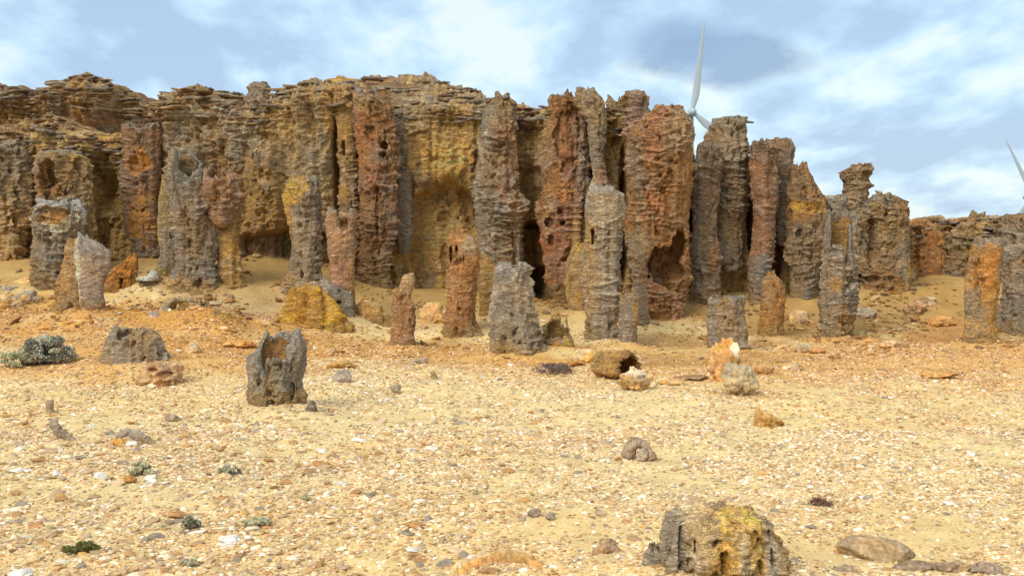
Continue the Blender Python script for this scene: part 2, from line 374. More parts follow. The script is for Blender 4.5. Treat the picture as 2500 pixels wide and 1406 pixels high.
NAMES = []
SEED = [11]
def pillar(name, label, rows, Y=None, base=None, cat='rock pillar', group=None, patches=(), pits=(), cup=None, jag=3, back=0, bury=.25, dypx=None, parent=None, loc=None, partname=None, **kw):
    """rows: (py, pxL, pxR) top first, photo pixels; base=(px,py) ground contact."""
    if Y is None:
        g = G(*base); Y = g[1] + 0
    s = Y / FPX
    SEED[0] += 7
    rr = [(zat(py, Y), xat(a, Y), xat(b, Y)) for (py, a, b) in rows]
    zb = min(r[0] for r in rr); last = min(rr)
    cx0 = (last[1] + last[2]) / 2
    if bury: rr.append((zb - bury, last[1] - .02, last[2] + .02))
    Yo = Y + back
    gz = zb
    rl = [(z - gz, a - cx0, b - cx0) for (z, a, b) in rr]
    pt = [(xat(a, Y) - cx0, zat(b, Y) - gz, c * s, d * s, *e_) for (a, b, c, d, *e_) in patches]
    ph = [(xat(a, Y) - cx0, zat(b, Y) - gz, c * s, d * s, dd) for (a, b, c, d, dd) in pits]
    cu = None
    if cup:
        cu = dict(cup); cu['notch'] = [(a, b, c * s) for (a, b, c) in cup.get('notch', ())]; cu['depth'] = cup.get('depth', 20) * s
        if 'floorpy' in cup: cu['floor'] = zat(cup['floorpy'], Y) - gz
    small = (last[2] - last[1]) < .3
    if bury and 'gl' not in kw: kw['gl'] = 0.0 if not small else -.12
    wd_ = max(a_[2] - a_[1] for a_ in rl)
    if wd_ < .95: kw.setdefault('spall', .35); kw.setdefault('glob', .3)
    if wd_ < .6: kw.setdefault('pit', .6)
    if bury: MOUNDS.append((cx0, Yo - .05, (last[2] - last[1]) * .95 + .08, (last[2] - last[1]) * .6 + .2, .12 if not small else .04))
    V, F, C, _ = tube_geo(rl, patches=pt, pits=ph, cup=cu, jag=jag * s * 2.0, seed=SEED[0], origin=(cx0, Yo, gz), **kw)
    if kw.get('dr', 1) and group == GW and not cup:
        nt_ = int(V.shape[0]); q = np.random.RandomState(SEED[0]); zt_ = rl and max(a_[0] for a_ in rl); top = sorted(rl)[-1]; it = []
        for k in range(9):
            z_ = zt_ - .30 * (k / 9.0); a_ = np.interp(z_, [r_[0] for r_ in sorted(rl)], [r_[1] for r_ in sorted(rl)]); b_ = np.interp(z_, [r_[0] for r_ in sorted(rl)], [r_[2] for r_ in sorted(rl)])
            it.append(((a_ + b_) / 2 + q.uniform(-.16, .16) * (b_ - a_), q.uniform(-.1, .1), z_, (b_ - a_) * q.uniform(.16, .26), q.uniform(.03, .055)))
        V1, F1, C1 = plates(it, SEED[0], list(kw.get('pal', [GRY])) + [GRY])
        F = np.concatenate([F, F1 + len(V)]); V = np.concatenate([V, V1]); C = np.concatenate([C, C1])
    me = mesh_from(partname or name, V, F, C, M_ROCK if kw.get('fr', 1) < 1.5 else M_ROCKN)
    if parent is not None:
        o = obj(partname or name, me, parent, (cx0 - parent.location[0], Yo - parent.location[1], gz - parent.location[2])); return o
    o = obj(name, me, None, (cx0, Yo, gz))
    tag(o, label, cat, group, 'thing')
    return o

# ------------------------------------------------------------------ the cliff (setting)
def cliff_sheet(name, px0, px1, tops, depth, y_ref, feats, patches, pal, seed, roundr, backlen, res=.022, zb=-.4, ledge=1.3, xres=None, nplate=650):
    s = y_ref / FPX
    nu = int((px1 - px0) * s / (xres or res)); pxs = np.linspace(px0, px1, nu)
    dpt = lambda a: np.interp(a, [t[0] for t in depth], [t[1] for t in depth])
    yw = dpt(pxs); x = (pxs - 1250) / FPX * yw
    tp = np.interp(pxs, [t[0] for t in tops], [t[1] for t in tops])
    tz = zat(tp, yw) + .05 * fbm(x * 2.5, 0, 0, seed, 3, .6); tz = tz + .11 * fbm(x * 2.2, 0, 3, seed + 21, 4, .6) * (1 + .8 * sst(2150, 2260, pxs)); tq = tz / .07 + .9 * fbm(x * 1.7, 0, 1, seed + 1, 4, .6); tz = (np.floor(tq) + sst(.35, .65, tq - np.floor(tq))) * .07
    rr_ = np.interp(pxs, [t[0] for t in roundr], [t[1] for t in roundr])
    H = tz - zb
    nv1 = int(H.max() / res); nv2 = 40; nv3 = 30
    v = np.linspace(0, 1, nv1)[:, None]
    Zs = [zb + v * (H - rr_)[None]]; Ys = [np.repeat(yw[None], nv1, 0)]; W = [np.zeros((nv1, nu))]
    a = (np.arange(1, nv2 + 1) / nv2 * math.pi / 2)[:, None]
    Zs.append((tz - rr_)[None] + rr_[None] * np.sin(a)); Ys.append(yw[None] + 1.7 * rr_[None] * (1 - np.cos(a))); W.append(np.repeat(np.sin(a), nu, 1))
    b = (np.arange(1, nv3 + 1) / nv3)[:, None] ** 1.6
    Zs.append(tz[None] - .25 * b - (tz[None] - 1.6) * sst(.75, 1, b)); Ys.append(yw[None] + 1.7 * rr_[None] + b * backlen); W.append(np.ones((nv3, nu)))
    Z = np.concatenate(Zs); Yy = np.concatenate(Ys); W = np.concatenate(W); X = np.repeat(x[None], Z.shape[0], 0)
    # terraced slabs near the top
    per = .12
    wz = Z + .10 * pn(X * .5, Yy * .5, Z * .5, seed + 2) + .03 * pn(X * 2.2, Yy * 2.2, Z * 2.2, seed + 5)
    ph = wz / per; fr_ = ph - np.floor(ph)
    Z = Z + (sst(.55, 1, fr_) - fr_) * per * W * .9 * (1 - sst(.93, 1, W) * .4)
    px_here = np.repeat(pxs[None], Z.shape[0], 0); py_here = 703 - (np.tan(np.arctan((Z - CAMZ) / yw[None]) + PITCH)) * FPX
    off = np.zeros_like(X)
    wq = fbm(X * 1.5, Yy, Z * 1.5, seed + 11, 4, .55)
    wl = np.ones_like(X)
    for (a0, b0, rx, ry, amt, hard, lm) in feats:
        d = np.sqrt(((px_here - a0) / rx) ** 2 + ((py_here - b0) / ry) ** 2) + wq * .25 * hard
        m = sst(1 + .5 * (1.2 - hard), 1 - .5 * (1.2 - hard), d)
        off = off + amt * m; wl = wl * (1 - m) + lm * m
    D, RG = rockdisp(X, Yy, Z, seed + 20, 1.5, ledge * wl, .8 * wl)
    s2 = (wz / per) % 1
    slab = (s2 ** 1.5) * (1 - sst(.9, 1, s2)); up = sst(1.6, .5, (tz[None] - Z)) * (1 - W)
    D = D + slab * .22 * up * (.6 + 1.2 * pn(X * 1.3, Yy, Z * 5, seed + 9))
    SP = spallmask(X, Yy, Z, seed) * (1 - .5 * W); D = D - .08 * SP
    Yy = Yy - off - D * (1 - W * .8); Z = Z + D * W * .22 + W * .05 * fbm(X * 2, Yy * 2, 0, seed + 8, 4, .55)
    RG = RG * wl * (1 - .6 * W)
    pt = [(xat(a0, dpt(a0)), zat(b0, dpt(a0)), rx * s, ry * s, *c0) for (a0, b0, rx, ry, *c0) in patches]
    C = paint(X, Yy * .3, Z, pal, pt, seed, RG)
    rc = (sst(.04, -.10, D) * .62)[..., None]; C = C * (1 - rc) + (C * .3 + np.array((.56, .365, .145))) * rc
    spa = SP[..., None] * .7; C = C * (1 - spa) + np.array((.50,.31,.12)) * (1 + .45 * fbm(X * 3, Yy, Z * 6, seed + 67, 3))[..., None] * spa
    C = np.clip(C * np.array([1.17, 1.13, 1.02]), .01, .8)
    V0, F0, C0 = np.stack([X, Yy, Z], -1).reshape(-1, 3), grid_faces(nu, X.shape[0]), C.reshape(-1, 3)
    q = np.random.RandomState(seed); it = []
    for k in range(nplate):
        i = q.randint(5, nu - 5); j = nv1 + int((q.uniform(0, 1) ** .8) * (nv2 + 3)) - 14
        p = np.array([X[j, i], Yy[j, i], Z[j, i]]); r_ = q.uniform(.07, .21) * (1 if k % 5 else 1.6)
        if 1660 < pxs[i] < 2230 or r_ < 0: continue
        it.append((p[0], p[1] + r_ * .35, p[2] + q.uniform(-.01, .03), r_, q.uniform(.03, .07)))
    V1, F1, C1 = plates(it, seed, [GRY, LGR, PUR, TAN, BRN, GRY])
    return np.concatenate([V0, V1]), np.concatenate([F0, F1 + len(V0)]), np.concatenate([C0, C1])

TOPS = [(-500,330),(-200,310),(0,300),(40,288),(85,300),(120,288),(190,312),(250,312),(300,325),(370,335),(384,262),(400,228),(470,212),(530,235),(560,250),(600,243),(640,240),(680,208),(740,188),(800,176),(860,176),(940,166),(985,160),(1040,168),(1110,186),(1165,208),(1190,236),(1230,242),(1270,240),(1330,252),(1400,255),(1500,262),(1540,262),(1600,285),(1690,330),(1700,400),(1820,390),(1900,430),(1960,440),(2010,480),(2060,510),(2120,490),(2200,520),(2225,545),(2250,552),(2300,545),(2345,534),(2385,527),(2405,537),(2445,546),(2500,536),(2700,520),(3000,500)]
DEPTH = [(-500,24.9),(0,25.1),(280,25.3),(400,25.5),(600,25.35),(800,25.3),(1000,25.5),(1170,25.3),(1300,25.4),(1330,24.9),(1450,24.5),(1560,24.2),(1690,24.4),(1800,24.9),(2000,24.8),(2200,25.2),(2270,26.6),(2330,26.8),(2440,26.3),(3000,26.0)]
FEATS = [ # px, py, rx, ry, towards camera, hardness, ledge
 (1090,590,88,150,-.45,1.0,.35),(1838,540,14,120,-1.0,.9,.4),(1524,520,10,170,-.9,.9,.4),(98,440,12,70,-.7,.9,.4),(1905,630,20,70,-.7,.9,.4),(1695,560,10,150,-.6,.9,.4),(1085,350,120,110,.35,.6,1.0),(700,620,110,60,-.6,1.0,.4),(740,350,90,230,.30,.5,1.0),
 (60,600,120,110,-.15,.5,.45),(270,560,60,130,-.35,.6,.4),(250,430,30,60,-.3,.6,.6),(460,300,85,110,.30,.6,1.1),
 (1305,640,40,90,-.9,1.0,.3),(1305,480,38,70,-.3,1.0,.5),(1340,720,60,60,-.9,.9,.3),(830,400,14,130,-.6,.9,.5),(1390,640,70,110,.35,.5,.9),
 (1500,450,30,180,-.3,.7,.6),(2270,620,60,90,-.1,.5,.9),(2350,640,55,80,.35,.7,1.4),(2460,620,80,90,.3,.6,1.2),(150,370,90,80,.25,.6,1.0),(620,450,70,220,.35,.5,1.1)]
CPATCH = [ (60,360,120,90,OLV),(60,420,110,80,DGR,.8),(150,330,110,70,TAN),(40,300,60,30,BRN),(270,350,40,60,ORG,.8),(80,610,260,110,SND,.9),(270,560,110,150,(.42,.30,.13),.9),(180,450,120,90,OLV),
 (450,240,60,50,OCH,.9),(430,290,60,60,TAN),(470,330,90,90,GRY),(390,270,30,40,PUR),(570,290,40,60,RED,.8),(600,450,80,200,PUR,.7),(610,330,60,80,GRY),(690,420,40,60,OCH,.9),(740,410,70,50,BLU,.8),(700,300,70,40,TAN),(640,560,60,90,BRN),(700,500,60,80,(.30,.22,.11)),
 (820,240,30,80,OCH),(950,215,60,30,PUR),(870,230,60,40,ORG,.5),(1090,330,110,60,TAN),(1120,290,90,40,BLU,.7),(1050,350,60,90,OLV,.8),(1150,330,80,60,OCH,.8),(1100,400,80,50,OCH),(1090,590,105,170,(.48,.32,.15)),(200,690,300,60,SND,.8),(700,680,300,50,(.42,.29,.13),.8),(1100,740,200,40,SND),(1560,740,500,50,(.44,.29,.13),.7),(1300,640,60,150,(.33,.20,.08)),(1290,430,50,70,TAN),(1310,330,60,90,TAN),
 (1400,640,80,110,OCH,.7),(1370,740,110,60,SND),(1500,330,50,90,TAN),(1800,700,300,60,OCH,.8),(2000,720,200,60,OCH,.7),(1990,460,40,50,BRN),(2275,610,70,90,(.52,.26,.07),.95),(2260,690,60,60,(.40,.24,.09)),(2240,570,30,30,(.5,.24,.08)),(2400,548,90,22,(.42,.21,.1),.8),(2380,560,80,30,(.34,.17,.09)),(2350,600,50,50,GRY,.8),(2330,660,60,60,BRN),(2470,590,60,50,BRN)]
V, F, C = cliff_sheet('cliff', -520, 3000, TOPS, DEPTH, 26.0, FEATS, CPATCH, [GRY, (.27,.21,.15), TAN, GRY, BRN], 3, [(-500,.5),(600,.5),(700,.7),(850,.8),(1000,1.0),(1150,.8),(1200,.4),(1700,.35),(2200,.3),(3000,.3)], 11, res=.023, zb=-.3)
cl = obj('cliff', mesh_from('cliff', V, F, C, M_ROCK)); tag(cl, kind='structure')
TOPS2 = [(-520,215),(0,200),(60,206),(108,204),(118,190),(170,186),(210,183),(255,190),(290,210),(330,240),(355,258),(372,250),(382,238),(410,225),(440,206),(470,198),(530,210),(585,222),(610,250),(700,300)]
V, F, C = cliff_sheet('upper', -520, 700, TOPS2, [(-520,29),(0,28.6),(200,28.2),(350,28.6),(480,28.0),(700,28.6)], 28.5, [(230,230,60,80,.4,.6,1.2),(120,260,70,60,-.2,.5,.8)], [(100,260,85,45,DGR,.95),(170,215,60,20,BLU,.7),(20,260,60,60,(.22,.13,.10)),(225,240,30,70,OCH,.6),(290,260,70,60,PUR,.8),(520,230,80,30,DGR,.6),(440,240,50,30,OCH,.6)], [GRY, PUR, (.26,.19,.15), GRY], 8, [(-520,.45),(700,.45)], 9, res=.026, zb=1.0, ledge=1.7, nplate=300)
cl2 = obj('upper_cliff', mesh_from('upper_cliff', V, F, C, M_ROCK)); tag(cl2, kind='structure')

# ------------------------------------------------------------------ pillars standing out of the cliff
A = pillar
GW = 'rock pillars standing out of the cliff face'
A('rock_pillar', 'dark grey blocky pillar cut by the left edge of the picture, flat ledge on top', [(352,-90,60),(372,-95,84),(440,-95,88),(480,-90,78),(560,-60,60),(660,-40,50)], Y=25.0, group=GW, dr=.5, pal=[DGR,GRY,(.2,.17,.14)], patches=[(0,600,150,110,SND)], jag=4, res=.022)
A('rock_pillar', 'brown layered buttress with a peaked top beside the dark grey block', [(282,118,140),(300,90,185),(330,86,225),(400,95,240),(480,110,245),(560,130,250),(670,120,250)], Y=25.6, group=GW, dr=.5, ledge=1.4, pal=[TAN,BRN,OLV], patches=[(180,560,120,150,(.40,.29,.12)),(110,300,40,30,GRY)], jag=4, res=.022)
A('rock_pillar', 'squared reddish brown pillar with a pale rim, orange lower down and grey at its foot', [(305,303,400),(340,304,402),(400,303,398),(440,302,396),(480,306,388),(560,312,388),(640,322,388),(700,325,392)], Y=25.1, group=GW, dr=.6, squareness=.6, pal=[(.28,.15,.10),PUR], rim=LGR, patches=[(350,395,28,34,ORG,.8),(350,540,42,70,(.42,.22,.07)),(340,640,50,60,BLU,.9),(312,520,12,90,BLU,.7)], cup=dict(depth=18, wall=.2, notch=[(270,40,8)]), inner=RED, pits=[(350,400,26,26,.10)], res=.02)
A('rock_pillar', 'tall grey brown netted column, pinkish at upper left, behind the hanging red pot rock', [(250,560,650),(270,540,662),(330,536,664),(420,540,662),(520,560,668),(640,575,672),(690,570,660)], Y=25.6, group=GW, dr=.55, ledge=1.35, pal=[GRY,(.24,.18,.16),PUR], patches=[(565,310,30,60,(.34,.17,.11)),(640,380,30,60,BLU,.6),(620,620,80,70,(.30,.2,.1))], jag=4, res=.022)
A('rock_pinnacle', 'small layered grey knob standing on the cliff edge left of the dome', [(207,614,662),(214,608,668),(226,612,664),(250,600,684),(300,590,700)], Y=26.2, cat='rock pinnacle', dr=.8, ledge=1.5, pal=[GRY,LGR], jag=2, res=.02)
A('rock_pillar', 'wide grey brown bulging buttress with ochre stains under the dome', [(255,660,815),(300,655,826),(400,650,828),(450,660,822),(500,670,812),(600,690,800),(680,700,800)], Y=25.9, group=GW, dr=.35, ledge=1.2, pal=[GRY,TAN,(.24,.2,.15)], patches=[(690,410,30,55,OCH,.9),(735,395,50,40,BLU,.8),(800,380,25,160,(.17,.14,.10)),(740,560,90,90,(.20,.16,.08))], jag=10, res=.023)
A('rock_pillar', 'narrow yellow ochre column with stacked ledges and a small hole, beside the dark crevice', [(222,822,858),(260,818,872),(340,826,872),(420,834,876),(500,830,880),(580,832,882),(700,820,890)], Y=25.2, group=GW, dr=.8, ledge=1.5, pal=[OCH,(.40,.26,.12)], patches=[(855,420,40,60,TAN,.8),(860,560,60,150,BRN)], pits=[(843,365,5,16,.3)], jag=6)
A('rock_pillar', 'reddish brown twin column with small windows and ledges right of the yellow ochre one', [(222,868,925),(262,866,965),(300,868,972),(380,876,975),(480,880,972),(560,876,965),(620,872,955),(690,862,958),(740,860,960)], Y=24.8, group=GW, dr=.65, ledge=1.35, pal=[(.29,.17,.12),(.30,.20,.15),PUR], rim=LGR, patches=[(905,330,30,80,(.36,.15,.07)),(935,300,26,40,RED,.7),(900,250,30,20,TAN),(900,690,80,50,(.26,.18,.08))], pits=[(940,358,11,10,.25),(910,330,14,20,.10),(937,380,7,6,.2),(925,520,5,60,.12)], jag=6)
A('rock_pillar', 'thin dark grey strip of rock hanging beside the reddish twin column', [(270,964,986),(330,962,1000),(440,966,1008),(540,962,1006),(592,968,1004),(620,975,1000)], Y=25.3, group=GW, dr=.8, ledge=1.0, pal=[BLU,(.2,.19,.17)], jag=3, bury=0)
A('rock_pillar', 'grey and russet column swelling out on its right side above the grey stump', [(238,1205,1250),(262,1190,1264),(330,1178,1266),(400,1166,1268),(460,1162,1276),(500,1162,1296),(530,1165,1288),(570,1176,1280),(620,1184,1276),(665,1190,1274),(740,1196,1270)], Y=24.8, group=GW, dr=.7, ledge=1.2, pal=[GRY,LGR,GRY], patches=[(1240,400,34,130,(.31,.18,.12)),(1262,520,30,90,(.33,.20,.12),.8),(1200,560,40,80,BLU,.6),(1220,270,40,30,TAN,.7),(1230,700,60,50,SND)], jag=6)
A('rock_pillar', 'deep red column with a long upright niche and round pits in its face', [(236,1345,1395),(250,1336,1425),(320,1328,1432),(400,1326,1432),(470,1322,1432),(520,1314,1430),(570,1320,1432),(640,1326,1430),(690,1328,1420)], Y=24.3, group=GW, dr=.6, ledge=.9, pal=[(.33,.12,.07),(.30,.14,.09)], patches=[(1420,420,22,200,GRY,.8),(1365,470,40,20,ORG,.5),(1415,600,30,90,OCH,.8),(1335,400,12,200,TAN,.5)], pits=[(1385,340,32,82,.16),(1340,545,11,13,.22),(1372,545,6,6,.2),(1345,585,9,16,.16),(1366,517,8,8,.15)], jag=7, bury=0)
A('rock_pillar', 'crusty ochre mass under the deep red column and against the pale grey pillar', [(600,1405,1450),(640,1385,1460),(690,1378,1460),(740,1384,1460),(790,1395,1450),(820,1400,1450)], Y=23.4, group=GW, dr=.7, ledge=.8, pit=2, pal=[OCH,TAN,YEL], jag=8)
A('rock_pillar', 'tan column pinched to a narrow neck in the middle, rising behind the pale grey pillar', [(226,1405,1455),(248,1400,1475),(300,1432,1480),(380,1440,1474),(430,1444,1478),(460,1438,1495),(500,1435,1500),(600,1435,1500)], Y=23.9, group=GW, dr=.7, ledge=1.0, pal=[TAN,(.38,.29,.19),GRY], patches=[(1465,440,20,30,PNK,.8),(1444,440,7,24,WHT,.8)], jag=7, bury=0)
A('rock_pillar', 'olive brown block tucked between the necked column and the big red pillar', [(252,1480,1530),(300,1484,1532),(380,1488,1524),(440,1492,1515),(480,1494,1508)], Y=25.0, group=GW, dr=.7, ledge=1.2, pal=[TAN,OLV,BRN], jag=7, bury=0)
A('rock_pinnacle', 'squared layered knob with a dark overhanging lip on top of the big red pillar', [(228,1524,1578),(236,1512,1584),(262,1536,1580),(300,1528,1600),(340,1528,1640)], Y=23.3, cat='rock pinnacle', dr=.8, ledge=1.6, pal=[(.28,.17,.13),GRY], jag=3, bury=0)
A('rock_pillar', 'biggest red pillar with a large oval cave low in its face', [(264,1596,1666),(285,1570,1684),(320,1535,1696),(420,1532,1698),(500,1528,1690),(560,1524,1684),(610,1526,1684),(660,1545,1684),(700,1555,1678),(760,1558,1672),(832,1560,1668)], Y=22.7, group=GW, dr=.65, ledge=.95, pit=1.2, pal=[(.35,.17,.09),(.33,.19,.12),(.36,.15,.08)], patches=[(1545,440,22,200,(.22,.18,.14),.9),(1548,620,30,110,(.23,.19,.15),.9),(1610,440,30,110,(.40,.18,.07),.8),(1655,340,50,60,TAN,.7),(1690,330,10,80,LGR,.7),(1600,770,40,60,(.42,.22,.08),.7),(1640,500,14,34,LGR,.9),(1560,760,16,60,GRY,.7),(1645,740,30,50,PNK,.7)],
  pits=[(1620,652,44,50,.75),(1652,602,18,42,.65),(1610,466,9,11,.14),(1604,432,5,6,.1),(1596,392,6,6,.1),(1632,395,5,5,.08),(1602,344,5,7,.1)], jag=4, res=.017)
A('rock_pillar', 'slim grey brown pillar filling the gap to the right of the big red pillar', [(362,1700,1750),(380,1696,1754),(460,1690,1756),(560,1690,1754),(640,1690,1755),(690,1692,1754),(740,1690,1756)], Y=23.8, group=GW, dr=.9, ledge=1.25, pal=[(.24,.18,.15),GRY,BRN], patches=[(1735,620,14,26,(.33,.18,.06),.9)], jag=6)
A('rock_pillar', 'flat topped ribbed grey pillar leaning in front of the low wind turbine blade', [(290,1748,1824),(320,1732,1826),(370,1716,1828),(420,1732,1826),(520,1744,1824),(600,1752,1818),(640,1762,1812),(660,1770,1802)], Y=24.4, group=GW, dr=.8, ledge=1.35, pal=[GRY,(.25,.20,.16),GRY], rim=LGR, jag=2, bury=0)
A('rock_pillar', 'slender russet ribbed pillar with a dark grey foot, right of the black crevice', [(352,1832,1886),(362,1829,1896),(450,1832,1894),(540,1838,1892),(600,1836,1892),(640,1830,1886),(700,1832,1870),(745,1834,1868)], Y=23.8, group=GW, dr=.9, ledge=1.35, pal=[(.29,.18,.13),PUR,(.3,.17,.12)], rim=TAN, patches=[(1856,690,50,62,BLU,.95)], jag=5)
A('rock_pillar', 'short brown ribbed pillar that stops in mid air beside the slender russet one', [(344,1884,1926),(360,1886,1934),(440,1890,1928),(520,1892,1926),(575,1896,1920),(600,1902,1914)], Y=24.4, group=GW, dr=.9, ledge=1.4, pal=[(.27,.18,.13),GRY], jag=3, bury=0)
A('rock_pillar', 'ochre topped pillar stepping down to the right with a bulging grey lower half', [(414,1925,1965),(440,1924,1984),(480,1920,2008),(540,1920,2012),(600,1918,2006),(660,1924,1996),(720,1935,1990),(745,1940,1985)], Y=24.0, group=GW, dr=.7, ledge=1.2, pal=[(.36,.22,.10),BRN,TAN], patches=[(1960,600,60,70,(.25,.20,.15)),(1960,690,50,60,BLU,.95),(1965,505,40,14,YEL,.8)], pits=[(1945,570,10,12,.1)], jag=8)
A('rock_pillar', 'thin ragged pinnacle with overhanging flakes standing alone against the sky', [(408,2084,2124),(416,2060,2122),(430,2052,2112),(444,2058,2114),(455,2062,2126),(462,2060,2116),(520,2054,2112),(580,2056,2116),(640,2060,2120)], Y=24.8, group=GW, dr=.9, ledge=1.9, pal=[(.28,.19,.12),(.32,.25,.17)], jag=5)
A('rock_pillar', 'small pale grey lattice pillar behind the left rim of the notched grey pillar', [(482,2012,2060),(500,2006,2062),(560,2004,2055),(640,2006,2030)], Y=24.3, group=GW, dr=.9, pit=2.5, spall=.25, glob=0, pal=[LGR,GRY], jag=3, bury=0)
A('rock_pillar', 'thick ochre and grey pillar with a torn dark overhang near its foot', [(478,2128,2170),(492,2118,2214),(520,2102,2220),(560,2112,2218),(620,2110,2214),(680,2100,2214),(720,2092,2212),(755,2092,2208)], Y=24.6, group=GW, dr=.65, ledge=1.2, pal=[TAN,GRY,OCH], patches=[(2165,570,36,40,(.38,.25,.10),.9),(2180,650,40,60,GRY,.9),(2130,700,60,40,(.33,.17,.05),.9),(2130,600,12,50,DGR,.6),(2205,520,12,60,BRN)], pits=[(2122,590,10,60,.3),(2135,738,30,10,.3),(2118,680,18,10,.2)], jag=6)
A('rock_pillar', 'grey ledged buttress at the right with sharp flat plates on its left edge', [(560,2330,2420),(590,2310,2425),(640,2298,2420),(700,2292,2400),(730,2290,2400)], Y=26.4, group=GW, dr=.6, ledge=2.0, pal=[GRY,(.28,.21,.13),OLV], patches=[(2370,560,60,24,OCH,.7)], jag=8)

A('rock_pillar', 'rust orange bulge of the low right wall beside the thick ochre and grey pillar', [(548,2226,2262),(570,2222,2300),(620,2222,2316),(680,2226,2316),(720,2230,2310)], Y=26.4, group=GW, dr=.5, pal=[(.46,.20,.06),(.38,.19,.08)], jag=7, res=.02)
A('rock_pillar', 'brown netted block with a ragged top behind the two rightmost pillars', [(540,2450,2520),(560,2436,2600),(620,2432,2600),(700,2430,2600)], Y=25.6, group=GW, dr=.5, ledge=1.6, pal=[(.30,.21,.14),GRY], jag=7, res=.02)
A('rock_pillar', 'rust crowned hump with a jagged top on the low right wall', [(527,2368,2402),(545,2350,2425),(580,2340,2430),(640,2336,2430)], Y=27.0, group=GW, dr=.5, ledge=1.6, pal=[(.38,.19,.09),TAN], jag=6, res=.02)
# ------------------------------------------------------------------ free standing pillars and stumps
GF = 'free standing rock pillars in front of the cliff'
A('hollow_pillar', 'hollow grey pillar with a tall orange lined opening, behind the white rimmed hollow pillar', [(372,108,200),(392,100,222),(420,95,230),(480,97,232),(560,100,225),(680,110,215)], Y=24.0, group=GF, dr=.7, pal=[BLU,OLV,GRY], patches=[(190,390,50,25,(.36,.27,.10)),(200,560,50,90,OLV),(137,448,40,60,(.46,.22,.05),1.0)], pits=[(128,430,24,34,.2),(144,462,24,42,.24),(140,415,16,22,.2)], rim=LGR, rimw=.03)
A('hollow_pillar', 'short hollow pillar with a jagged white rim and orange inside', [(500,96,196),(520,82,202),(560,80,202),(600,80,198),(680,84,192)], base=(140,705), group=GF, dr=.8, pal=[GRY,BLU], spall=0, rim=(.72,.68,.62), rimw=.2, pits=[(142,526,38,19,.2)], patches=[(142,526,62,34,(.70,.66,.60),1),(144,526,42,22,(.58,.29,.05),1)], jag=7, pit=1)
g_ = G(200, 785)
split = bpy.data.objects.new('split_stump', None); COL.objects.link(split); split.location = (xat(200, g_[1]), g_[1], g_[2])
tag(split, 'split stump, sandy brown on the left, grey with a white torn edge on right', 'rock stump', None, 'thing')
A('brown_half', None, [(592,158,190),(620,150,204),(680,138,212),(740,118,222),(783,106,226)], Y=g_[1], back=.12, parent=split, dr=.5, ledge=.5, pal=[(.36,.24,.12),OCH], patches=[(225,750,40,36,BRN)], jag=5, spall=.2)
A('grey_half', None, [(580,196,220),(592,190,246),(612,190,276),(650,194,268),(700,200,250),(740,204,256),(783,204,264)], Y=g_[1], back=-.1, parent=split, dr=.45, ledge=.7, pal=[(.34,.29,.27),GRY], patches=[(196,670,9,110,WHT,1),(240,760,40,30,BRN)], jag=5, rim=WHT, rimw=.05, spall=.2, pit=1.5)
A('rock_chunk', 'bright orange jagged chunk of rock beside the split stump', [(628,312,336),(650,285,340),(675,252,338),(700,248,334),(728,262,328)], base=(292,728), cat='rock', dr=.6, pit=2.5, pal=[ORG,(.46,.18,.03)], patches=[(332,670,5,50,TAN,.8)], cup=dict(depth=14, wall=.16, notch=[(200,40,26)]), inner=ORG, jag=6, ledge=.5)
A('rock_stump', 'small stump with a pale slab lying on top, next to the orange chunk', [(680,345,384),(700,340,388),(728,338,386)], base=(362,728), cat='rock stump', dr=.9, pal=[TAN,BRN], jag=2, ledge=.5)
A('rock_slab', 'pale slab lying across the small stump', [(664,366,382),(672,362,388),(678,334,390),(684,336,390)], base=(362,728), back=-.02, bury=0, cat='rock slab', dr=1.2, pal=[WHT,LGR], jag=1, ledge=.4, amp=.3, res=.012)
A('rock_pillar', 'grey ribbed pillar with a notched open top, left of the hanging red pot rock', [(376,416,490),(400,413,505),(440,412,512),(500,420,516),(580,426,520),(650,428,520),(690,415,525),(715,400,530)], base=(470,722), group=GF, dr=.8, ledge=1.1, pal=[GRY,(.28,.24,.21),BLU], inner=(.34,.22,.12), cup=dict(depth=8, wall=.26, notch=[(325,75,50)]), jag=7, rim=LGR, rimw=.03, patches=[(450,712,90,36,SND)])
A('rock_fin', 'thin curved ochre fin sweeping down to the sand left of the grey ribbed pillar', [(432,398,412),(480,392,424),(560,386,428),(620,390,426),(660,376,428),(700,360,430)], base=(400,712), cat='rock fin', dr=.5, ledge=.4, pal=[(.40,.29,.12),OLV], patches=[(410,610,16,50,BLU,.8)], jag=5)
A('hanging_pot_rock', 'red pot shaped rock with a bright orange open top, tapering to a point', [(420,512,578),(440,508,592),(475,508,594),(510,516,586),(545,528,574),(556,540,566)], base=(548,715), back=-.25, bury=0, cat='rock', dr=.85, ledge=1.2, amp=1.3, spall=.6, pit=1.5, pal=[(.36,.17,.10),(.30,.18,.12)], patches=[(588,460,10,40,GRY,.8)], inner=(.55,.26,.07), cup=dict(depth=10, wall=.24, notch=[(280,70,14)]), rim=(.60,.46,.34), rimw=.04, jag=6)
A('rock_pillar', 'ochre ledged column under the red pot shaped rock', [(520,522,590),(560,524,590),(620,526,584),(680,524,586),(718,515,595)], base=(555,722), back=.15, group=GF, dr=.8, ledge=.9, pal=[OCH,(.34,.23,.10)], patches=[(535,600,10,60,DGR,.6)], jag=5)
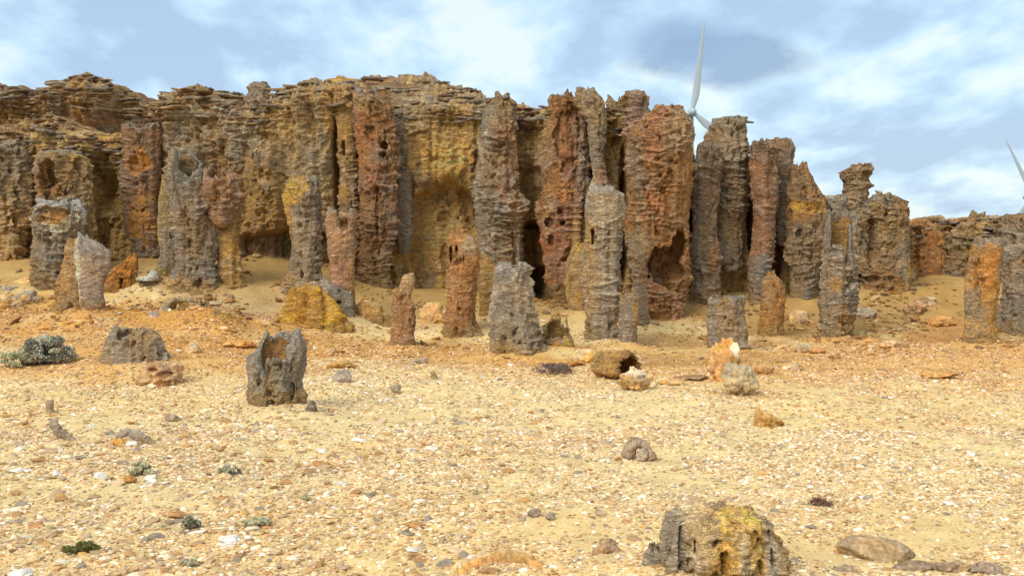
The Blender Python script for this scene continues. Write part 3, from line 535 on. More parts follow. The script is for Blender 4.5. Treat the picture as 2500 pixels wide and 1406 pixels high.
A('rock_pillar', 'grey pillar with a yellow crumbling top and yellow flakes down its left side', [(434,716,778),(450,712,788),(480,702,786),(520,708,786),(600,712,784),(660,706,782),(690,694,784),(722,686,786)], base=(738,726), group=GF, dr=.9, ledge=1.15, pal=[GRY,LGR,(.30,.25,.19)], patches=[(735,460,40,40,YEL,.95),(706,500,12,50,YEL,.9),(715,560,10,40,OCH,.8),(712,700,26,30,OCH,.6),(765,680,20,40,BLU,.6)], rim=CREAM, rimw=.05, jag=6)
A('rock_pillar', 'pinkish pillar with an egg shaped hole near its top, before the reddish twin column', [(516,806,866),(524,800,870),(600,796,868),(632,800,864),(645,806,866),(700,806,868),(796,800,866)], base=(836,798), group=GF, dr=.9, ledge=.6, pal=[PNK,(.42,.27,.18)], patches=[(835,700,40,60,(.36,.20,.16)),(864,700,6,100,OCH,.7)], pits=[(842,548,10,17,.14),(833,540,8,20,.05)], rim=CREAM, rimw=.05, cup=dict(depth=6, wall=.18), inner=TAN, jag=6)
A('broken_shell_rock', 'golden yellow rounded rock shell rising from the sand', [(692,736,786),(706,716,800),(740,706,822),(770,694,840),(800,690,852)], base=(765,802), back=-.35, cat='rock shell', dr=.4, ledge=.5, pit=.5, spall=.4, glob=0, amp=1.1, pal=[(.58,.33,.05),(.46,.26,.06),(.55,.33,.07)], patches=[(775,770,26,30,OCH,.8)], jag=3, rim=CREAM, rimw=.03)
A('rock_shard', 'thin grey shard with a pointed top standing right of the golden shell', [(676,784,794),(690,782,812),(712,782,856),(760,796,860),(798,815,866)], base=(840,800), back=-.25, cat='rock shard', dr=.22, ledge=.5, pit=1.5, spall=.25, glob=0, pal=[LGR,GRY], patches=[(850,780,20,24,OCH)], pits=[(832,735,6,4,.2)], jag=5, rim=WHT, rimw=.03)
A('rock_mound', 'low orange brown mound between the golden shell and the bottle shaped pillar', [(732,884,900),(745,872,925),(775,868,945),(802,864,952)], base=(905,805), cat='rock', dr=.6, ledge=.4, pal=[(.40,.20,.07),OCH], jag=2)
A('rock_pillar', 'bottle shaped russet pillar with a lumpy pale cap on its neck', [(672,984,1014),(690,976,1017),(704,970,1012),(720,958,1004),(750,952,1014),(780,952,1016),(820,956,1010),(856,950,1012)], base=(980,856), group=GF, dr=.9, ledge=.5, pal=[(.36,.19,.10),(.30,.17,.10)], patches=[(1000,690,20,24,CREAM,.9)], jag=3, pit=1.5)
A('rock_pillar', 'orange brown pillar with a torn leaning top and pale streaked rim', [(568,1100,1140),(584,1094,1160),(610,1092,1172),(660,1090,1166),(740,1090,1162),(790,1088,1164),(828,1074,1178)], base=(1126,830), group=GF, dr=.9, ledge=.55, pit=1.5, pal=[(.42,.22,.09),(.36,.19,.09)], patches=[(1145,600,26,28,CREAM,.8),(1165,800,30,30,(.30,.24,.16),.8)], pits=[(1102,618,4,22,.2),(1116,606,4,10,.15)], jag=5)
A('rock_fin', 'thin pale edged rock fin sloping down from the orange pillar to the grey stump', [(618,1166,1182),(640,1160,1206),(690,1162,1224),(750,1166,1224),(800,1168,1216)], base=(1190,800), back=.35, cat='rock fin', dr=.25, ledge=.5, pal=[(.40,.27,.13),OCH], rim=CREAM, rimw=.03, jag=3, cup=None)
A('rock_stump', 'thick pale grey stump with a notch in its top at the cliff foot', [(645,1216,1290),(655,1210,1302),(690,1210,1304),(740,1208,1306),(770,1200,1312),(820,1200,1312),(872,1200,1316)], base=(1256,872), cat='rock stump', group=GF, dr=.9, ledge=1.3, spall=.25, glob=0, pal=[LGR,GRY,(.33,.29,.24)], rim=WHT, rimw=.12, cup=dict(depth=8, wall=.22, notch=[(275,14,9),(90,30,6)]), inner=TAN, jag=3, patches=[(1240,860,50,20,OCH,.5)], res=.015)
A('rock_pillar', 'tall pale grey pillar with a slot shaped hole, in front of the necked tan column', [(462,1444,1500),(474,1437,1518),(540,1434,1518),(600,1428,1516),(680,1428,1510),(760,1430,1506),(845,1430,1502)], base=(1468,848), group=GF, dr=.9, ledge=1.0, pal=[LGR,(.34,.30,.25),GRY], patches=[(1436,580,10,50,OCH,.7),(1440,700,16,80,OCH,.6)], pits=[(1446,577,4,18,.25)], rim=WHT, rimw=.10, jag=4, res=.016)
A('rock_pillar', 'short yellow edged pillar leaning on the right side of the pale grey pillar', [(714,1520,1552),(722,1512,1557),(780,1514,1556),(855,1512,1552)], base=(1534,855), group=GF, dr=.9, ledge=.6, pal=[TAN,GRY], patches=[(1552,760,8,60,YEL,.8)], rim=YEL, rimw=.03, cup=dict(depth=8, wall=.15, notch=[(200,30,5)]), inner=OLV, jag=2)
A('rock_stump', 'flat topped grey stump with a straight side, behind the orange and grey boulders', [(724,1736,1820),(736,1728,1824),(800,1728,1822),(858,1734,1820)], base=(1776,862), cat='rock stump', group=GF, dr=.9, ledge=.6, pal=[GRY,(.29,.26,.24)], patches=[(1770,760,24,40,TAN,.6)], inner=OCH, cup=dict(depth=6, wall=.14, notch=[(215,40,5)]), rim=LGR, rimw=.04, jag=2.5)
A('rock_pillar', 'rust brown pointed pillar in front of the slender russet one', [(670,1874,1892),(684,1862,1904),(700,1860,1912),(760,1858,1914),(830,1856,1912)], base=(1884,832), group=GF, dr=.9, ledge=.5, pit=1.6, pal=[(.38,.20,.07),(.30,.17,.08)], jag=5)
A('rock_pillar', 'grey pillar with a deep slanting notch and orange inside, ochre patches down its front', [(524,2014,2084),(550,2010,2090),(600,2006,2090),(660,2006,2090),(740,2006,2092),(832,2008,2082)], base=(2046,832), group=GF, dr=.9, ledge=1.0, spall=.25, glob=0, pal=[LGR,GRY,(.30,.25,.2)], patches=[(2035,690,16,24,OCH,.9),(2055,780,24,44,(.42,.25,.08),.9)], inner=(.46,.26,.09), rim=LGR, rimw=.03, cup=dict(depth=4, wall=.26, notch=[(250,42,80),(300,30,35)]), jag=6)
A('rock_pillar', 'orange fronted pillar with a grey netted rim and lumpy right edge, near the right edge', [(592,2378,2436),(604,2372,2444),(660,2368,2440),(720,2364,2434),(780,2362,2432),(846,2356,2438)], base=(2398,850), group=GF, dr=.9, ledge=.8, pit=1.4, pal=[(.42,.27,.14),TAN,OCH], patches=[(2392,665,26,60,(.50,.25,.07),.95),(2440,690,10,90,GRY,.8),(2370,750,22,40,GRY,.8),(2395,830,50,26,OCH,.9)], pits=[(2436,660,5,14,.12)], rim=LGR, rimw=.08, jag=5)
A('rock_pillar', 'smooth grey upright pillar cut by the right edge of the picture', [(602,2458,2560),(630,2454,2570),(700,2452,2575),(806,2450,2580)], base=(2500,812), group=GF, dr=.9, ledge=.7, pal=[LGR,GRY], jag=2)
A('rock_pillar', 'small dark rock rib beside the foot of the big red pillar', [(705,1556,1572),(740,1552,1582),(830,1550,1590)], Y=22.1, group=GF, dr=.9, ledge=1.2, pal=[GRY,BRN], jag=2)
# nearer stumps
A('rock_stump', 'low ragged grey stump with torn upright edges behind the brown folded slab', [(806,270,372),(820,262,384),(850,252,394),(880,250,404),(898,248,410)], base=(345,895), cat='rock stump', dr=.6, ledge=.5, pit=1.5, fr=1.6, pal=[(.26,.23,.19),GRY], inner=(.32,.23,.13), cup=dict(depth=10, wall=.3, notch=[(215,38,26),(262,14,14)]), jag=5, res=.012)
A('rock_stump', 'lone grey stump with a deep notch in its top, orange inside, left of centre', [(820,622,730),(850,608,738),(880,604,734),(930,612,726),(965,610,738),(1003,622,728)], base=(672,1004), cat='rock stump', dr=.85, ledge=.55, pit=1.6, pal=[(.27,.24,.20),GRY,(.22,.2,.16)], inner=(.40,.21,.08), cup=dict(depth=6, wall=.30, notch=[(205,55,46),(272,40,52)]), jag=8, spall=.2, fr=1.7, amp=1.4, pits=[(640,930,8,12,.06),(715,950,7,22,.08),(668,975,10,8,.05)], res=.010, rim=LGR, rimw=.05)
A('rock_nub', 'little grey nub stuck to the right foot of the lone notched stump', [(985,752,764),(996,744,770),(1020,740,772)], base=(756,1018), cat='rock', dr=.9, ledge=.3, pal=[GRY], jag=2, res=.01, bury=.1)
A('rock_stump', 'large crumbling grey and ochre stump at the bottom edge', [(1258,1634,1868),(1285,1626,1888),(1340,1625,1898),(1390,1610,1904),(1440,1590,1910)], base=(1758,1425), cat='rock stump', dr=.7, ledge=.6, pit=2.2, amp=1.9, fr=2.6, pal=[(.36,.24,.10),(.34,.26,.15),(.27,.22,.16)], patches=[(1645,1330,26,90,GRY,.9),(1750,1360,50,80,(.62,.36,.07),.95),(1840,1320,30,70,(.62,.39,.10),.95),(1810,1262,50,22,(.66,.42,.10),1),(1710,1300,30,60,(.50,.38,.22),.8),(1800,1350,14,80,CREAM,.5),(1880,1330,20,90,LGR,.9),(1685,1330,18,90,CREAM,.6)], inner=(.48,.27,.06), pits=[(1659,1330,7,84,.06),(1735,1400,14,44,.05),(1758,1345,13,40,.05),(1776,1395,11,40,.06),(1834,1300,13,26,.05),(1842,1370,14,40,.06),(1675,1348,5,10,.07),(1693,1312,5,14,.06),(1880,1345,8,24,.06),(1872,1290,9,9,.06)], jag=6, res=.0075)
A('rock_stump', 'small fluted grey stump leaning on the left foot of the large crumbling stump', [(1335,1592,1612),(1350,1578,1628),(1385,1572,1632),(1440,1568,1632)], base=(1600,1430), cat='rock stump', dr=.8, ledge=.4, pit=2.5, fr=3, amp=1.6, pal=[GRY,(.33,.27,.2)], jag=6, res=.008)

# ------------------------------------------------------------------ boulders, slabs, swept rocks
def boulder(name, label, px, py, wpx, hpx, pal, dr=.8, seed=None, cat='boulder', patches=(), pits=(), amp=1.0, facets=14, tilt=0, nn=90, group=None, sink=.18, lump=.18):
    g = G(px, py); Y = g[1]; s = Y / FPX; SEED[0] += 7; sd = SEED[0]; rg = np.random.RandomState(sd)
    rx, rz = wpx * s / 2, hpx * s / (2 - sink * 2); ry = rx * dr
    u = np.linspace(0, 2 * math.pi, nn, endpoint=False)[None]; v = np.linspace(.01, math.pi - .01, nn // 2)[:, None]
    X = np.sin(v) * np.cos(u); Yy = np.sin(v) * np.sin(u); Z = -np.cos(v) + 0 * u
    Pp = np.stack([X, Yy, Z], -1)
    for k in range(facets):
        n = rg.normal(size=3); n /= np.linalg.norm(n); d = rg.uniform(.62, .9)
        q = Pp @ n; Pp = Pp - np.clip(q - d, 0, None)[..., None] * n * .93
    n0 = Pp / np.linalg.norm(Pp, axis=-1, keepdims=True)
    q = Pp * np.array([rx, ry, rz]) / max(rx, rz)
    dd = lump * amp * fbm(q[..., 0] * 1.6, q[..., 1] * 1.6, q[..., 2] * 1.6, sd, 5, .58)
    r_ = np.exp(-(pn(q[..., 0] * 2.2, q[..., 1] * 2.2, q[..., 2] * 5, sd + 3) / .1) ** 2)
    dd = dd + .05 * amp * r_
    Pp = Pp + n0 * dd[..., None]
    Pp = Pp * np.array([rx, ry, rz])
    ct, st = math.cos(tilt), math.sin(tilt)
    X = Pp[..., 0] * ct - Pp[..., 2] * st; Z = Pp[..., 0] * st + Pp[..., 2] * ct; Yy = Pp[..., 1]
    zc = rz * (1 - sink * 2)
    Z = Z + zc
    for (hx, hy, hrx, hrz, hd) in pits:
        a = (hx - px) * s; b = (py - hy) * s
        d = np.sqrt(((X - a) / (hrx * s)) ** 2 + ((Z - b) / (hrz * s)) ** 2) + .3 * fbm(X * 8, Yy * 8, Z * 8, sd + 9, 2)
        m = sst(1.1, .8, d) * (Yy < 0); Yy = Yy + m * hd
    pt = [((a - px) * s, (py - b) * s, c * s, d * s, *e_) for (a, b, c, d, *e_) in patches]
    C = paint(X, Yy, Z, pal, pt, sd, r_ * .6, scale=4)
    me = mesh_from(name, np.stack([X, Yy, Z], -1).reshape(-1, 3), grid_faces(nn, nn // 2, True), C.reshape(-1, 3), M_STONE)
    o = obj(name, me, None, (g[0], g[1] + ry * .7, g[2])); tag(o, label, cat, group); return o
def shift_y(g, d): return g
def sweep(name, label, pts, pal, cat='rock', closed=False, nn=26, amp=1.0, flat=1.0, base=None, group=None, patches=(), M=None):
    """pts: (px, py, rpx, dy) all on the plane through the ground point of base; dy metres behind."""
    g = G(*base); Y = g[1]; s = Y / FPX; SEED[0] += 7; sd = SEED[0]
    p = np.array([((a - base[0]) * s, dy, (base[1] - b) * s) for (a, b, r, dy) in pts]); r = np.array([c * s for (_, _, c, _) in pts])
    m = 70; t = np.linspace(0, len(p) - 1, m); idx = np.arange(len(p))
    q = np.stack([np.interp(t, idx, p[:, k]) for k in range(3)], -1); rr_ = np.interp(t, idx, r)
    for _ in range(5): q[1:-1] = (q[:-2] + 2 * q[1:-1] + q[2:]) / 4
    tg = np.gradient(q, axis=0); tg /= np.linalg.norm(tg, axis=1, keepdims=True) + 1e-9
    up = np.array([0, 1, 0.01]); a1 = np.cross(tg, up); a1 /= np.linalg.norm(a1, axis=1, keepdims=True) + 1e-9; a2 = np.cross(a1, tg)
    th = np.arange(nn) / nn * 2 * math.pi
    endf = np.minimum(1, np.minimum(np.arange(m) + .02, m - 1 - np.arange(m) + .02) / 3) ** .5
    n0 = a1[:, None] * np.cos(th)[None, :, None] + a2[:, None] * np.sin(th)[None, :, None] * flat
    Pp = q[:, None] + n0 * (rr_ * endf)[:, None, None]
    S = 1 / max(r.max(), .01)
    d = .35 * amp * fbm(Pp[..., 0] * S * .8, Pp[..., 1] * S * .8, Pp[..., 2] * S * .8, sd, 4, .6) * (rr_ * endf)[:, None]
    Pp = Pp + n0 * d[..., None]
    pt = [((a - base[0]) * s, (base[1] - b) * s, c * s, d_ * s, *e_) for (a, b, c, d_, *e_) in patches]
    C = paint(Pp[..., 0], Pp[..., 1], Pp[..., 2], pal, pt, sd, scale=4)
    me = mesh_from(name, Pp.reshape(-1, 3), grid_faces(nn, m, True), C.reshape(-1, 3), M or M_STONE)
    o = obj(name, me, None, tuple(g)); tag(o, label, cat, group); return o

boulder('boulder', 'brown folded slab of rock with torn edges before the low ragged grey stump', 392, 943, 108, 58, [(.34,.18,.09),BRN,TAN], pits=[(400,915,16,8,.12),(372,905,14,6,.08)], amp=1.5, tilt=.12)
boulder('stone', 'bright white flake lying at the foot of the brown folded slab', 370, 947, 38, 12, [WHT,(.7,.68,.66)], nn=40, sink=.1, cat='stone')
boulder('boulder', 'orange boulder propped behind the greenish grey one', 1776, 930, 88, 92, [(.45,.25,.10),OCH,(.40,.22,.12)], patches=[(1803,850,20,24,WHT,1)], amp=1.8, facets=18, lump=.24)
boulder('boulder', 'greenish grey boulder resting in front of the orange one', 1812, 968, 88, 84, [(.34,.31,.21),(.29,.27,.21),(.38,.33,.22)], amp=1.7, facets=18, dr=.9, lump=.22)
boulder('boulder', 'white knobbly stone perched on the orange boulder', 1803, 864, 36, 42, [WHT,CREAM], amp=1.2, cat='boulder', nn=50) 
boulder('boulder', 'ochre block with a white crust blocking the end of the fallen hollow log', 1553, 955, 84, 56, [(.40,.25,.11),OCH,TAN], patches=[(1545,908,36,10,WHT,.8)], amp=1.8, facets=18)
boulder('jagged_rock', 'small orange jagged rock with a pointed left tip, alone on the gravel', 1884, 1044, 80, 34, [(.44,.25,.06),OCH], amp=1.6, facets=20, tilt=-.32, cat='rock')
sweep('rock_tip', 'upright orange splinter of rock at the left end of the small jagged rock', [(1856,1045,14,0),(1852,1015,10,0),(1850,993,4,0)], [OCH,(.42,.27,.12)], base=(1858,1040), cat='rock')
boulder('rock', 'blue grey angular rock on the gravel right of the lone notched stump', 838, 934, 44, 32, [BLU,(.24,.24,.25)], cat='rock', nn=50, tilt=-.3)
boulder('rock', 'rusty slab half buried on the right side of the gravel flat', 2305, 926, 90, 26, [(.42,.22,.07),OCH], cat='rock', nn=60, amp=1.4, tilt=.06)
boulder('rock', 'small tan rock with an orange side on the slope near the right pillars', 1962, 862, 40, 22, [BLU,TAN], cat='rock', nn=50)
boulder('rock', 'low orange brown rock next to the dark tilted stone near the right pillars', 2000, 864, 50, 14, [(.42,.21,.09)], cat='rock', nn=50)
boulder('rock', 'tan block lying on the slope right of the low orange brown rock', 2037, 876, 34, 20, [TAN,(.4,.25,.12)], cat='rock', nn=50)
boulder('rock', 'long orange stone behind the greenish grey boulder, to its right', 1868, 915, 50, 24, [(.45,.26,.10)], cat='rock', nn=50)
boulder('rock', 'low tan hump of rock behind the russet bottle shaped pillar', 1062, 792, 84, 52, [SND,OCH,TAN], cat='rock', nn=80, amp=1.8, facets=10, sink=.3)
boulder('rock', 'small ochre rock sheltering behind the flat topped grey stump', 1716, 812, 36, 30, [OCH,OLV], cat='rock', nn=50)
boulder('rock', 'ochre lump with a pale top between two pillars on the right', 1958, 790, 56, 34, [OCH,TAN], cat='rock', nn=50)
boulder('rock', 'small pale tan rock with a pointed top right of the folded slab', 468, 866, 38, 28, [TAN,CREAM], cat='rock', nn=50)
boulder('rock', 'small grey rock in front of the yellow broken ridges', 372, 792, 50, 34, [GRY,BLU], cat='rock', nn=50, amp=1.5)
boulder('rock', 'grey crusty low rock at the far left in front of the split stump', 60, 745, 70, 34, [GRY,OCH,BLU], cat='rock', nn=60, amp=1.5)
boulder('rock', 'ochre crusty rock at the left edge below the cliff', 12, 760, 80, 40, [OCH,GRY], cat='rock', nn=60, amp=1.5)
boulder('rock', 'pale knobbly rock standing left of the split stump', 98, 705, 60, 52, [(.40,.31,.18),LGR], cat='rock', nn=60, amp=1.4)
boulder('rock', 'dark grey stone on the gravel in the lower middle, left of the pair', 1303, 1262, 36, 20, [DGR,BLU], cat='stone', nn=40)
boulder('rock', 'dark grey stone on the gravel in the lower middle, right of the pair', 1343, 1270, 28, 18, [BLU,DGR], cat='stone', nn=40)
boulder('rock', 'long low grey brown mound of rock in the lower right corner', 2145, 1372, 190, 52, [(.33,.25,.15),(.28,.23,.17)], cat='rock', nn=110, amp=.7, facets=5, tilt=-.13, dr=.6, sink=.3)
for i, (a, b, w_, h_, lb) in enumerate([(2240,1396,120,20,'thin grey crust of rock right below the long low mound'),(2330,1402,90,26,'flat grey crusty rock at the bottom edge, first right of the thin crust'),(2420,1404,80,26,'flat grey crusty rock at the bottom edge near the right corner'),(1950,1408,110,26,'dark brown crusty rock at the bottom edge beside the large crumbling stump'),(2060,1412,110,22,'grey crusty rock at the bottom edge below the long low mound')]):
    boulder('rock', lb, a, b, w_, h_, [GRY,(.22,.18,.16),TAN], cat='rock', nn=60, amp=1.8, dr=.5)
for (a, b, w_, h_, lb, pl) in [
 (170,805,90,24,'low yellow crust of rock breaking the sand in front of the split stump',[YEL,OCH]),
 (118,810,60,16,'thin orange crust of rock left of the low yellow crust',[OCH,ORG]),
 (60,700,110,22,'flat yellow sandy ledge at the left edge under the cliff',[YEL,SND]),
 (20,715,50,18,'small grey knob on the yellow ledge at the left edge',[GRY]),
 (235,800,44,22,'small brown rock at the foot of the split stump',[BRN,TAN]),
 (640,800,70,18,'ochre slab poking out of the sand left of the golden shell',[OCH,SND]),
 (580,850,80,18,'bright ochre crust in the orange sand above the lone notched stump',[ORG,OCH]),
 (740,806,60,20,'cream and yellow rubble at the foot of the golden shell',[CREAM,YEL]),
 (800,868,40,20,'tan rock right of the lone notched stump, uphill',[TAN,OCH]),
 (700,835,76,26,'rust brown lump showing behind the top of the lone notched stump',[(.40,.19,.07),BRN]),
 (1255,878,60,18,'yellow ochre rock at the foot of the thick pale grey stump',[YEL,OCH]),
 (1380,895,90,18,'orange slab of rubble under the yellow broken cup',[(.48,.27,.08),OCH]),
 (1475,880,40,20,'cream white stone between the rubble and the fallen hollow log',[CREAM,WHT]),
 (1640,940,80,16,'low orange rubble to the right of the ochre block',[(.48,.29,.1),CREAM]),
 (1690,930,100,10,'thin dark slab lying left of the orange boulder',[DGR,BRN]),
 (2110,778,60,26,'grey broken slabs on the slope behind the notched orange lined pillar',[GRY,LGR]),
 (2240,770,60,30,'reddish rock on the rubble slope below the low right wall',[(.38,.19,.09),BRN]),
 (2270,750,70,26,'brown rock pile higher on the rubble slope below the low right wall',[BRN,TAN]),
 (2310,800,80,30,'rust coloured rock ledge left of the orange fronted pillar',[(.42,.22,.09),OCH]),
 (2180,850,50,18,'pale flat rocks below the thick ochre and grey pillar',[TAN,CREAM]),
 (1940,905,60,14,'flat tan stones right of the long orange stone',[TAN,CREAM]),
 (1020,888,46,12,'flat grey stone lying right of the bottle shaped pillar',[GRY]),
 (830,900,70,20,'orange rubble above the blue grey angular rock',[(.46,.27,.1),OCH])]:
    boulder('rock', lb, a, b, w_, h_, pl, cat='rock', nn=60, amp=1.7, dr=.8, tilt=.05)
# yellow broken ridges
A('broken_shell_rock', 'pale yellow broken rock shell lying left in the broken ridges', [(735,415,470),(750,400,505),(775,395,512),(790,400,508)], base=(455,785), cat='rock shell', dr=.5, ledge=.4, pal=[YEL,CREAM,OCH], inner=YEL, cup=dict(depth=8, wall=.15, notch=[(250,40,14)]), rim=CREAM, rimw=.03, jag=6, res=.014)
A('broken_shell_rock', 'orange upright broken rock shell in the middle of the broken ridges', [(736,486,508),(748,470,514),(780,474,520),(795,480,524)], base=(498,792), cat='rock shell', dr=.5, ledge=.4, pal=[OCH,ORG], inner=ORG, cup=dict(depth=8, wall=.18, notch=[(290,40,14)]), rim=TAN, rimw=.03, jag=5, res=.014)
A('broken_shell_rock', 'small yellow slab of rock at the right end of the broken ridges', [(770,520,562),(782,512,564),(806,518,562)], base=(540,806), cat='rock shell', dr=.4, ledge=.3, pal=[YEL,OCH], jag=4, res=.014)
A('broken_shell_rock', 'yellow broken cup of rock tipped open beside the thick pale grey stump', [(780,1345,1385),(796,1324,1392),(830,1314,1398),(862,1330,1402)], base=(1360,864), cat='rock shell', dr=.7, ledge=.4, pit=1.4, pal=[YEL,OCH], inner=(.46,.27,.09), cup=dict(depth=4, wall=.16, notch=[(285,62,44),(40,30,24)]), rim=CREAM, rimw=.06, jag=5, res=.013)
boulder('rock', 'cream and yellow rubble lump right of the yellow broken cup', 1430, 885, 66, 30, [YEL,CREAM], cat='rock', nn=60, amp=1.5)
boulder('rock', 'small cream block left of the yellow broken cup', 1310, 868, 26, 20, [CREAM,OCH], cat='rock', nn=40)
# fallen hollow log
def log():
    g = G(1500, 925); s = g[1] / FPX; SEED[0] += 7
    Ln = 100 * s; r = 36 * s
    V, F, C, _ = tube_geo([(0, -r * .8, r * .8), (Ln * .5, -r * .95, r * .95), (Ln, -r * 1.05, r * 1.05)], dr=.95, amp=1.8, ledge=.8, pit=1.6, fr=1.5, seed=SEED[0], pal=[(.50,.36,.22), (.40,.24,.12), OCH], spall=1, inner=(.36,.14,.03), cup=dict(depth=.45, wall=.26), rim=(.45,.26,.12), rimw=.08, jag=.05, res=.012, origin=(0, 0, 0))
    m = Matrix.Rotation(R(-62), 3, 'Z') @ Matrix.Rotation(R(86), 3, 'X')
    m = Matrix.Rotation(R(38), 3, 'Z') @ Matrix.Rotation(R(88), 3, 'X')
    V = V @ np.array(m).T
    V[:, 2] += r * .9
    o = obj('fallen_log', mesh_from('fallen_log', V, F, C, M_ROCK), None, (g[0] - .16, g[1] + .28, g[2]))
    tag(o, 'fallen hollow log of pale rock with a dark orange open end', 'fallen log')
log()
boulder('boulder', 'rough pale boulder against the left end of the fallen hollow log', 1482, 922, 66, 56, [CREAM,(.44,.27,.12),(.36,.2,.09)], amp=1.9, facets=16)
# small arched rocks, roots, ring
AR = 'rock'
sweep('arched_rock', 'small grey arched rock with lumps inside, alone on the gravel in the right middle', [(1526,1120,13,0),(1538,1096,17,.02),(1556,1080,15,.03),(1574,1088,12,.02),(1584,1108,14,0),(1592,1124,16,-.02)], [GRY,(.22,.2,.18)], base=(1562,1122))
sweep('rock_lump', 'grey lump leaning in the arch of the small arched rock', [(1566,1122,11,-.02),(1568,1104,12,-.03),(1562,1094,9,-.02)], [GRY,LGR], base=(1566,1124))
sweep('arched_rock', 'small dark arched rock left of the large crumbling stump', [(1452,1368,13,0),(1464,1348,14,0),(1486,1340,14,.02),(1506,1350,13,0),(1520,1368,11,0)], [(.26,.2,.14),GRY], base=(1487,1364))
boulder('rock', 'brown lump behind the small dark arched rock', 1484, 1338, 56, 20, [BRN,TAN], cat='rock', nn=50, amp=1.6)
sweep('ring_rock', 'broken orange ring of rock at the bottom edge left of the large crumbling stump', [(1122,1404,16,-.06),(1140,1396,18,.06),(1185,1388,16,.14),(1235,1384,22,.18),(1285,1390,26,.12),(1318,1402,26,.0),(1322,1416,20,-.1)], [(.46,.29,.11),OCH,(.44,.25,.1)], base=(1225,1396), flat=.7, amp=1.3)
boulder('rock', 'brown block with a pale top inside the broken orange ring', 1195, 1405, 54, 16, [(.33,.19,.09),CREAM], cat='rock', nn=50)
sweep('fossil_root', 'short upright grey root stub on the gravel at the left', [(122,1008,10,0),(122,992,9,0),(123,978,9,0),(123,975,8,0)], [GRY,(.27,.24,.2)], cat='fossil root', base=(122,1006), amp=.4)
sweep('fossil_root', 'grey root lying slantwise on the gravel below the short root stub', [(134,1018,8,.0),(132,1036,12,0),(140,1050,14,0),(160,1062,12,0),(178,1078,9,0),(196,1090,7,0)], [(.22,.19,.16),GRY], cat='fossil root', base=(160,1075), amp=1.5, flat=.5)
sweep('fossil_root', 'tiny upright grey root stub in the middle of the gravel flat', [(1324,1008,4.5,0),(1324,998,4.5,0)], [GRY], cat='fossil root', base=(1324,1008), amp=.3)
sweep('fossil_root', 'short upright grey stub standing in front of the russet bottle shaped pillar', [(1062,928,8,0),(1058,914,7,0),(1054,906,5,0)], [GRY,OLV], cat='fossil root', base=(1062,926), amp=.5)
boulder('rock', 'grey rock with a broken round end left of the short upright stub', 965, 960, 30, 24, [GRY,OLV], cat='rock', nn=40)
sweep('crusty_rock', 'low grey crusty ridge of rock on the gravel in the lower left', [(282,1068,8,0),(310,1054,9,0),(340,1062,12,0),(364,1078,9,0),(382,1088,6,0)], [GRY,(.3,.25,.18)], cat='rock', base=(330,1085), amp=1.4, flat=.6)
boulder('rock', 'bright yellow ochre stone at the left end of the low grey crusty ridge', 283, 1092, 40, 20, [YEL,OCH], cat='stone', nn=40)
boulder('rock', 'orange stone tucked under the round silver cushion bush', 316, 1180, 34, 20, [ORG,OCH], cat='stone', nn=44)
boulder('rock', 'cream stone in front of the second silver cushion bush', 547, 1172, 36, 18, [CREAM,(.5,.4,.28)], cat='stone', nn=40)
boulder('rock', 'grey brown rock left of the lone notched stump', 416, 1030, 34, 18, [GRY], cat='stone', nn=40, amp=1.6)

# ------------------------------------------------------------------ ground
def axis(fine0, fine1, step, lo, hi, grow=1.18):
    a = list(np.arange(fine0, fine1, step)); s = step; v = a[-1]
    while v < hi: s *= grow; v += s; a.append(v)
    s = step; v = a[0]; b = []
    while v > lo: s *= grow; v -= s; b.append(v)
    return np.array(b[::-1] + a)
gx = axis(-14, 14, .045, -3000, 3000); gy = axis(5.5, 27.5, .045, -400, 4000)
for (a, b, rx_, ry_, h_) in [(1720,800,.55,.5,.10),(1250,862,.75,.5,.06),(1450,850,.8,.5,.08),(1120,822,.8,.5,.10),(2050,822,.8,.5,.08),(1630,820,1.2,.6,.10),(200,780,1.4,.8,.12),(740,730,.8,.6,.12),(480,715,1.2,.7,.14),(980,850,.4,.35,.05),(672,1000,.5,.4,.035),(1758,1420,.6,.4,.02),(2400,846,.7,.5,.07),(340,890,.7,.4,.06),(470,795,1.2,.5,.12),(90,900,.7,.4,.04)]:
    g = G(a, b); MOUNDS.append((g[0], g[1] + .1, rx_, ry_, h_ * .7))
X, Y = np.meshgrid(gx, gy); Z = ground(X, Y, True)
far = sst(4, 5.5, -Y + 9) * 0
SAND0 = np.array((.70,.545,.275)); SANDO = np.array((.64,.37,.12)); SANDG = np.array((.56,.43,.27)); SANDY = np.array((.70,.46,.17))
def gmix(c, m, col): m = np.clip(m, 0, 1)[..., None]; return c * (1 - m) + np.array(col) * m
